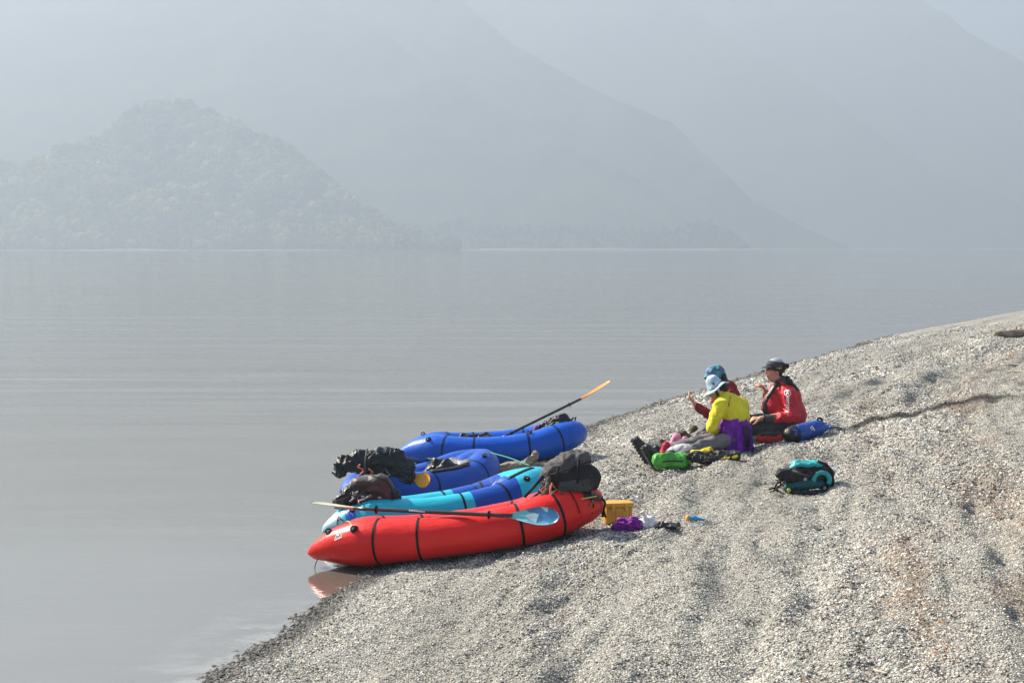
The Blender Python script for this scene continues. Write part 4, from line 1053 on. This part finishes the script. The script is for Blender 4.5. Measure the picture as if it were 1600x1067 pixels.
# paddles
SHAFT = plain('black_shaft', (.012, .012, .014), .3, spec=.6)
def blade_geo(L=.46, w=.165, th=.006, cup=.03):
    vs = []; fs = []; n, m = 18, 8
    def prof(t_): return w / 2 * (min(1, .16 + 1.35 * t_ ** .8) if t_ < .6 else 1.0 * math.sqrt(max(0, 1 - ((t_ - .6) / .4) ** 2.4)) * .99 + .01)
    for side in (1, -1):
        for i in range(n + 1):
            t_ = i / n; x = L * t_; hw = prof(t_)
            for j in range(m + 1):
                s_ = -1 + 2 * j / m; y = hw * s_ * (1 + (.10 if s_ > 0 else -.06) * math.sin(3.14 * t_))
                z = cup * math.sin(1.6 * t_) * t_ + .010 * (s_ * s_) + side * (th / 2) * (1 - .6 * s_ * s_) + side * .008 * math.exp(-(s_ * 5) ** 2) * max(0, 1 - t_ * 1.2)
                vs.append(V((x, y, z)))
    q = (n + 1) * (m + 1)
    for i in range(n):
        for j in range(m):
            a = i * (m + 1) + j; fs.append((a, a + 1, a + m + 2, a + m + 1)); fs.append((q + a, q + a + m + 1, q + a + m + 2, q + a + 1))
    rim = [i * (m + 1) for i in range(n + 1)] + [n * (m + 1) + j for j in range(1, m + 1)] + [i * (m + 1) + m for i in range(n - 1, -1, -1)] + [j for j in range(m - 1, 0, -1)]
    for k in range(len(rim)): a, b_ = rim[k], rim[(k + 1) % len(rim)]; fs.append((a, q + a, q + b_, b_))
    return vs, fs
def paddle(label, A, B, matA, matB, faceA, faceB, bladeL=.46, group='double-bladed paddles', shaft_r=.0155, w=.165, bend=0.0):
    """A, B: blade tips in the world; faceX: direction the blade's face looks"""
    A, B = V(A), V(B); mid = (A + B) / 2; d = (B - A).normalized(); L = (B - A).length
    o = thing('paddle', mid, label, 'paddle', group=group)
    a1, b1 = -d * (L / 2 - bladeL), d * (L / 2 - bladeL)
    pts = [a1 + (b1 - a1) * t_ for t_ in np.linspace(-.02, 1.02, 14)]
    sh = part('shaft', tube(pts, shaft_r, 12), SHAFT, o)
    for t_ in (.13, .87):
        c = a1 + (b1 - a1) * t_; part('drip_ring', tube([c - d * .006, c, c + d * .006], [.020, .036, .020], 14), TAPE, o)
    out = []
    for (c, dr, m_, fc) in ((a1, -d, matA, faceA), (b1, d, matB, faceB)):
        if m_ is None: continue
        z = V(fc); z = (z - dr * z.dot(dr)).normalized(); y = z.cross(dr)
        g = blade_geo(bladeL, w)
        out.append(part('blade', ([c + dr * v.x + y * v.y + z * v.z for v in g[0]], g[1]), m_, o))
    return o, sh, out
t = NT('patterned_blade'); p = t.co()
vo = t.new('ShaderNodeTexVoronoi'); vo.inputs['Scale'].default_value = 11; t.link(t.mapping(p, (1, 1, 1.6)), vo.inputs['Vector'])
vx = t.sep(vo.outputs['Color'])[0]
t.set(color=t.ramp(vx, [(0, (.03, .15, .32)), (.25, (.10, .32, .46)), (.5, (.36, .48, .54)), (.66, (.14, .44, .48)), (.84, (.05, .20, .40))], 'CONSTANT'), rough=.28, spec=.5)
BLADE_P = t.m
BLADE_C = plain('cream_blade', (.50, .52, .38), .3)
BLADE_O = plain('orange_blade', (.85, .27, .02), .35, dirt=.25)
BLADE_A = plain('amber_blade', (.70, .28, .02), .3, dirt=.3)
po, sh, bl = paddle('black paddle with a blue patterned blade, lying across the red packraft', pix(485, 791, 11.2), pix(877, 809, 10.50), BLADE_C, BLADE_P, (.0, .09, 1), (.1, -1, .35), w=.135, bladeL=.41)
tb = bvh(sh)
_d = (pix(877, 809, 10.75) - pix(485, 791, 11.0)).normalized()
decal('shaft_print', tb, _d * -.12, (0, 1, 0), _d, (0, 0, 1), [[(-.06 + .013 * i, -.005), (-.052 + .013 * i, -.005), (-.052 + .013 * i, .005), (-.06 + .013 * i, .005)] for i in range(10)], WHITE, po, .001)
tb = bvh(bl[1])
c = _d * (.97 - .20)
decal('blade_scribble', tb, c, (0, 1, -.2), _d, (0, 0, 1), [[(x - .004, -.02), (x + .004, -.02), (x + .004 + s_, .022), (x - .004 + s_, .022)] for x, s_ in ((-.045, .02), (-.025, -.008), (0, .012), (.02, -.012), (.04, .014))], plain('teal_print', (.02, .25, .25), .4), po, .002)
paddle('black paddle with an orange blade leaning out of the farthest packraft', pix(730, 710, 16.35), pix(957, 599, 16.7), BLADE_O, BLADE_O, (.3, .9, .3), (.25, .08, 1), bladeL=.44, w=.17)
paddle('paddle with an amber blade poking out from the bundle on the deep blue packraft', pix(560, 714, 13.5), pix(675, 756, 12.85), None, BLADE_A, (0, -1, 0), (.05, -1, .25), bladeL=.25, w=.14)

# driftwood
t = NT('driftwood'); p = t.co()
n1 = t.noise(t.mapping(p, (2, 9, 9)), 3, 5, .65)
t.set(color=t.ramp(n1, [(.3, (.10, .07, .05)), (.5, (.26, .21, .16)), (.7, (.45, .40, .33))]), rough=.9, spec=.2); t.bump(n1, .9, .02)
WOOD = t.m
p0 = on_ground(800, 752)
dw = thing('driftwood', (p0.x, p0.y, ground_z(p0.x, p0.y)), 'knobbly driftwood log with a stub branch lying behind the turquoise packraft', 'driftwood')
union('log', [capsule((-.28, -.05, .08), .085, (-.05, .0, .13), .070, 14), capsule((-.05, 0, .13), .07, (.30, .05, .12), .065, 14), capsule((.30, .05, .12), .065, (.62, .10, .13), .045, 14), capsule((-.36, -.07, .02), .06, (-.28, -.05, .08), .08, 12)], .010, WOOD, dw, 3, folds(.022, 8, (.6, 1, 1), 4))
union('branch_stub', [capsule((.10, .02, .15), .055, (.24, .05, .26), .035, 12), capsule((.24, .05, .26), .04, (.25, .05, .29), .03, 12)], .008, WOOD, dw, 2, folds(.014, 14, off=2))
cl = bundle(765, 776, 13.6, 'small black and dark green pouch wedged beside the driftwood log', .18, .14, .14, 45, amp=.018, lumps=5, cat='pouch', name='pouch', mat=cloth('dark_green_cloth', (.01, .05, .05), .6), freq=10)

# yellow dry box beside the stern
def on(name, px, py, label, cat, rz=0, group=None):
    p = on_ground(px, py); return thing(name, (p.x, p.y, ground_z(p.x, p.y)), label, cat, rz, group)
AMBER = plain('amber_plastic', (.62, .33, .012), .35, dirt=.2)
bx = on('dry_box', 966, 818, 'hard amber yellow dry box with a lid, standing behind the purple sack', 'box', R(10))
part('box_body', rbox((0, .03, .065), (.112, .07, .068), .22), AMBER, bx)
part('lid', rbox((0, .03, .150), (.120, .078, .018), .35), AMBER, bx)
part('latch', rbox((-.055, -.050, .130), (.016, .006, .028), .3), AMBER, bx); part('latch', rbox((.055, -.050, .130), (.016, .006, .028), .3), AMBER, bx)
for x in (-.09, -.03, .03, .09): part('rib', rbox((x, -.042, .062), (.004, .004, .055), .2), AMBER, bx)
part('strap', strap_strip([(-.118, .0, .13), (-.135, 0, .10), (-.128, .0, .05)], .02, .005, (0, 1, 0)), WEB, bx)
ps = bundle(980, 826, 10.9, 'crumpled purple stuff sack lying in front of the yellow box', .21, .15, .125, 51, mat=cloth('magenta_purple_sack', (.19, .008, .24), .5, .3, .9, 8), amp=.022, lumps=7, cat='sack', name='stuff_sack', freq=9)
def settle(o):
    o.location.z = ground_z(o.location.x, o.location.y) - .005
def ground_bundle(o, px, py):
    p = on_ground(px, py); o.location = (p.x, p.y, ground_z(p.x, p.y) - .01)
ground_bundle(ps, 981, 829); ps.rotation_euler.z = R(14)
wb = bundle(1012, 824, 10.9, 'crumpled white plastic bag between the purple sack and black gloves', .12, .10, .10, 57, mat=cloth('white_plastic', (.68, .68, .70), .35, .1, .9, 14), amp=.020, lumps=5, cat='bag', name='plastic_bag', freq=13,
            extra=[capsule((-.02, 0, .08), .018, (-.03, 0, .135), .012)])
ground_bundle(wb, 1012, 825)
gl = bundle(1042, 824, 10.9, 'pair of crumpled black gloves on the gravel right of the white bag', .19, .12, .055, 63, amp=.014, lumps=7, cat='gloves', name='gloves', freq=12,
            extra=[capsule((.02, y, .02), .013, (.115, y * 1.5, .025), .010) for y in (-.05, -.02, .01, .04)])
ground_bundle(gl, 1040, 825)
cb = on('bottle', 1084, 815, 'small blue tapered tube with an orange cap lying alone on the gravel', 'tube', R(5))
part('tube_body', tube([(-.04, 0, .022), (0, 0, .021), (.05, 0, .014), (.09, 0, .006)], [.021, .018, .011, .005], 14), plain('sky_blue_plastic', (.02, .30, .62), .35), cb)
part('cap', tube([(-.062, 0, .024), (-.056, 0, .024), (-.038, 0, .023)], [.016, .024, .023], 14), plain('orange_cap', (.80, .33, .01), .4), cb)

# gear round the people
gb = on('dry_bag', 1050, 733, 'bright green dry bag lying on its side by the black boots', 'dry bag', R(4))
GREEN = cloth('green_drybag', (.055, .34, .025), .4, .25, .9, 8, spec=.5)
union('bag_body', [capsule((-.13, -.02, .085), .080, (.12, .02, .080), .078, 18), rbox((0, 0, .08), (.15, .075, .065), .8)], .010, GREEN, gb, 4, folds(.018, 7, (.8, 1, 1), 6))
union('rolled_top', [capsule((.165, -.055, .08), .028, (.185, .05, .10), .026), capsule((.15, 0, .09), .05, (.18, 0, .09), .03)], .009, GREEN, gb, 3, folds(.008, 14))
part('buckle', rbox((.195, -.05, .085), (.012, .008, .02), .4), TAPE, gb)
oc = bundle(1049, 707, 14.9, 'thin orange cloth just showing above the green dry bag', .30, .12, .09, 67, mat=cloth('orange_cloth', (.62, .09, .02), .6), amp=.012, lumps=4, cat='cloth', name='cloth'); ground_bundle(oc, 1052, 721)
ga = on('stuff_sack', 1064, 723, 'pale grey stuff sack between the green bag and pink cloth', 'sack')
soft('cloth', [capsule((-.09, 0, .09), .080, (.07, 0, .11), .085), capsule((.08, 0, .09), .07, (.13, 0, .05), .04)], cloth('pale_grey_sack', (.46, .47, .48), .6, .2, .9, 8), ga, .012, 8, 4)
pc_ = bundle(1052, 690, 15.3, 'light pink striped cloth heaped behind the grey sack', .30, .16, .23, 75, mat=cloth('pink_cloth', (.62, .25, .38), .8, .25, .9, 16), amp=.02, lumps=6, cat='cloth', name='cloth'); ground_bundle(pc_, 1060, 708)
rc = on('stuff_sack', 1041, 721, 'small crimson sack beside the black boots', 'sack')
soft('cloth', [capsule((-.02, 0, .06), .055, (.0, 0, .155), .052), capsule((.0, 0, .14), .05, (.03, 0, .10), .05)], cloth('crimson_cloth', (.48, .01, .05), .6), rc, .010, 10, 4)
bc = bundle(1030, 700, 15.2, 'brown grey cloth bundle by the toes of the upper boot', .13, .12, .13, 79, mat=cloth('taupe_cloth', (.12, .10, .085), .8), amp=.015, lumps=4, cat='cloth', name='cloth'); ground_bundle(bc, 1036, 702)
part('roll_band', strap_strip([(.155, -.085, .05), (.150, -.095, .09), (.155, -.06, .155), (.16, .02, .165)], .022, .004, (1, -.2, .2)), TAPE, gb)
part('side_strip', strap_strip([(-.12, -.102, .09), (0, -.096, .095), (.10, -.088, .09)], .012, .004, (0, -1, .1)), TAPE, gb)
# yellow and black life vest pieces in front of the yellow person
YELB = cloth('yellow_vest_cloth', (.66, .50, .02), .6, .2, .8, 9)
lv = on('life_vest', 1112, 722, 'black and yellow life vest lying flat before the purple waist cloth', 'life vest', R(6))
union('black_panel', [rbox((.0, -.02, .045), (.24, .07, .035), .8), capsule((-.20, .0, .05), .05, (.26, .0, .055), .045, 14), capsule((-.15, -.06, .03), .035, (.1, -.07, .04), .04)], .010, BLACK, lv, 4, folds(.026, 8, off=4))
union('yellow_panel', [rbox((-.10, .05, .085), (.10, .045, .028), .8), capsule((-.20, .04, .075), .025, (0, .05, .11), .03)], .009, YELB, lv, 4, folds(.012, 9))
union('yellow_trim', [capsule((.05, -.095, .035), .014, (.22, -.085, .055), .014), capsule((.17, -.08, .055), .014, (.24, -.07, .06), .013)], .007, YELB, lv, 2, folds(.004, 16))
union('grey_pad', [capsule((.20, -.02, .06), .035, (.27, .0, .07), .035)], .009, LIDPACK, lv, 3, folds(.01, 12))
for c in ((-.04, -.095, .045), (.12, -.09, .06), (.03, -.09, .065)): part('buckle', rbox(c, (.012, .005, .014), .4), STEEL, lv, smooth=False)
loose_straps(lv, [(-.05, -.08, .07), (.10, -.09, .08), (.2, -.07, .07)], 6, 21, [WEB, LIDPACK], .05)
# red pouch and blue dry bag
rp = on('pouch', 1203, 693, 'red and black roll pouch between the sitting people and the blue dry bag', 'pouch', R(12))
union('pouch_body', [capsule((-.09, 0, .05), .058, (.09, 0, .055), .058, 16, sq=(1, 1), )], .009, cloth('brick_red_cloth', (.36, .02, .02), .6), rp, 4, folds(.010, 9))
union('dark_top', [capsule((-.085, 0, .088), .040, (.09, 0, .092), .040, 14, sq=(.7, 1.3), up=(0, 0, 1))], .009, GREYPACK, rp, 3, folds(.006, 12))
NAVY = cloth('blue_drybag', (.008, .06, .34), .45, .3, .7, 7, spec=.5)
bb = on('dry_bag', 1262, 688, 'long blue dry bag with a black end lying on the gravel beside the red jacket', 'dry bag', R(24))
bb.rotation_euler = (0, R(-9), R(24))
bag = union('bag_body', [capsule((-.19, 0, .085), .090, (.14, 0, .088), .085, 20), capsule((.14, 0, .088), .082, (.29, 0, .070), .032, 16, sq=(.7, 1.2), up=(0, 0, 1))], .010, NAVY, bb, 4, folds(.009, 6, off=2))
part('black_end', capsule((-.20, 0, .085), .086, (-.155, 0, .086), .094, 20), BLACK, bb)
tbg = bvh(bag)
decal('bag_emblem', tbg, (.02, -.08, .115), (0, 1, -.25), (1, 0, 0), (0, .2, 1), [[(-.03, .015), (.005, .030), (.010, .022), (-.028, .005)], [(-.004, .018), (.006, .024), (.018, -.025), (.010, -.03)], [(-.02, -.004), (.0, .004), (.002, -.004), (-.018, -.012)]], WHITE, bb, .002)
part('handle', strap_strip([(.13, -.02, .17), (.15, -.02, .195), (.18, -.02, .185), (.20, -.02, .155)], .02, .005, (0, 1, 0)), WEB, bb)
part('closure', capsule((.27, -.05, .07), .018, (.28, .05, .07), .018), NAVY, bb)
# teal backpack lying on the gravel
TEAL = cloth('teal_pack_cloth', (.01, .30, .33), .5, .3, .7, 9, spec=.45); DTEAL = cloth('dark_teal_cloth', (.008, .085, .095), .55, .3, .7, 9)
tk = on('backpack', 1256, 771, 'teal and black backpack lying on its side on the open gravel', 'backpack', R(6))
union('main_bag', [rbox((.04, .06, .13), (.16, .10, .10), .85), capsule((-.08, .05, .15), .10, (.17, .05, .14), .10, 16)], .010, BLACK, tk, 4, folds(.016, 8))
union('top_panel', [capsule((-.06, .03, .235), .045, (.12, .03, .235), .050, 14, sq=(.6, 1.6), up=(0, 0, 1)), capsule((-.10, .0, .20), .03, (-.06, .02, .235), .04)], .009, TEAL, tk, 4, folds(.008, 10))
union('lower_panel', [capsule((-.14, -.02, .045), .045, (.05, -.05, .085), .055, 14), capsule((.05, -.05, .085), .05, (.14, -.03, .07), .04)], .009, DTEAL, tk, 4, folds(.010, 9))
part('shoulder_loop', tube([V((.125, -.075, .115)) + V((math.cos(a) * .068, 0, math.sin(a) * .062)) for a in np.linspace(-.6, 3.4, 16)], [.022] * 16, 10), TEAL, tk)
union('padding', [capsule((-.20, .0, .16), .045, (-.10, -.01, .13), .048), capsule((.02, -.05, .16), .035, (.12, -.06, .17), .03)], .009, GREYPACK, tk, 3, folds(.010, 12))
part('side_strap', strap_strip([(.10, -.05, .27), (.17, -.05, .24), (.22, -.05, .18), (.235, -.05, .10), (.22, -.05, .04)], .024, .006, (.3, -1, .2)), WEB, tk)
part('side_strap', strap_strip([(-.12, -.06, .20), (-.05, -.085, .17), (.02, -.09, .15)], .02, .005, (0, -1, .2)), LIDPACK, tk)
union('hip_belt', [capsule((-.12, -.09, .02), .025, (.06, -.12, .015), .028), capsule((.06, -.12, .015), .028, (.19, -.08, .02), .024)], .008, BLACK, tk, 3, folds(.008, 14))
part('cap', ball((-.155, -.085, .035), (.020, .018, .020), 12), plain('lime_plastic', (.50, .55, .02), .4), tk)
loose_straps(tk, [(-.18, -.04, .12), (-.20, -.02, .10), (-.12, -.08, .06), (.20, -.04, .05), (.24, -.03, .06)], 11, 33, [WEB, WEB, LIDPACK], .09)
for c in ((-.19, -.04, .07), (.15, -.085, .05), (-.02, -.10, .13)): part('buckle', rbox(c, (.012, .005, .012), .4), STEEL, tk, smooth=False)

# bleached sticks and dead wood high on the beach, right of the picture
BLEACH = plain('bleached_wood', (.62, .56, .46), .85, dirt=.4)
def stick(px, py, L, r, ang, label, mat, seed, cat='driftwood', bend=.25):
    o = on('stick' if r < .03 else 'driftwood', px, py, label, cat, R(ang)); g = random.Random(seed)
    pts = [V((-L / 2 + L * k / 5, g.uniform(-bend, bend) * L * .25, r * .8 + abs(g.uniform(0, bend)) * L * .08)) for k in range(6)]
    part('wood', tube(pts, [r * q_ for q_ in (.5, .9, 1, .9, .7, .35)], 8), mat, o)
    part('twig', tube([pts[2], pts[2] + V((L * .12, L * .10, r)), pts[2] + V((L * .22, L * .24, r * 1.5))], [r * .5, r * .4, r * .2], 6), mat, o)
    return o
stick(1590, 527, 1.1, .09, 12, 'grey brown driftwood log at the right edge high on the beach', WOOD, 1)
stick(1583, 573, .36, .014, -10, 'bleached forked stick, upper one near the right edge of the beach', BLEACH, 2)
stick(1592, 583, .30, .013, -28, 'bleached forked stick, lower one near the right edge of the beach', BLEACH, 3)
stick(1408, 557, .12, .014, 20, 'small dark twig on the pale gravel at upper right', WOOD, 4)
stick(1520, 527, .16, .012, 5, 'dark twig left of the driftwood log at the beach top', WOOD, 5)
stick(1376, 1055, .09, .006, -55, 'short pale stick at the bottom right of the gravel', BLEACH, 6)
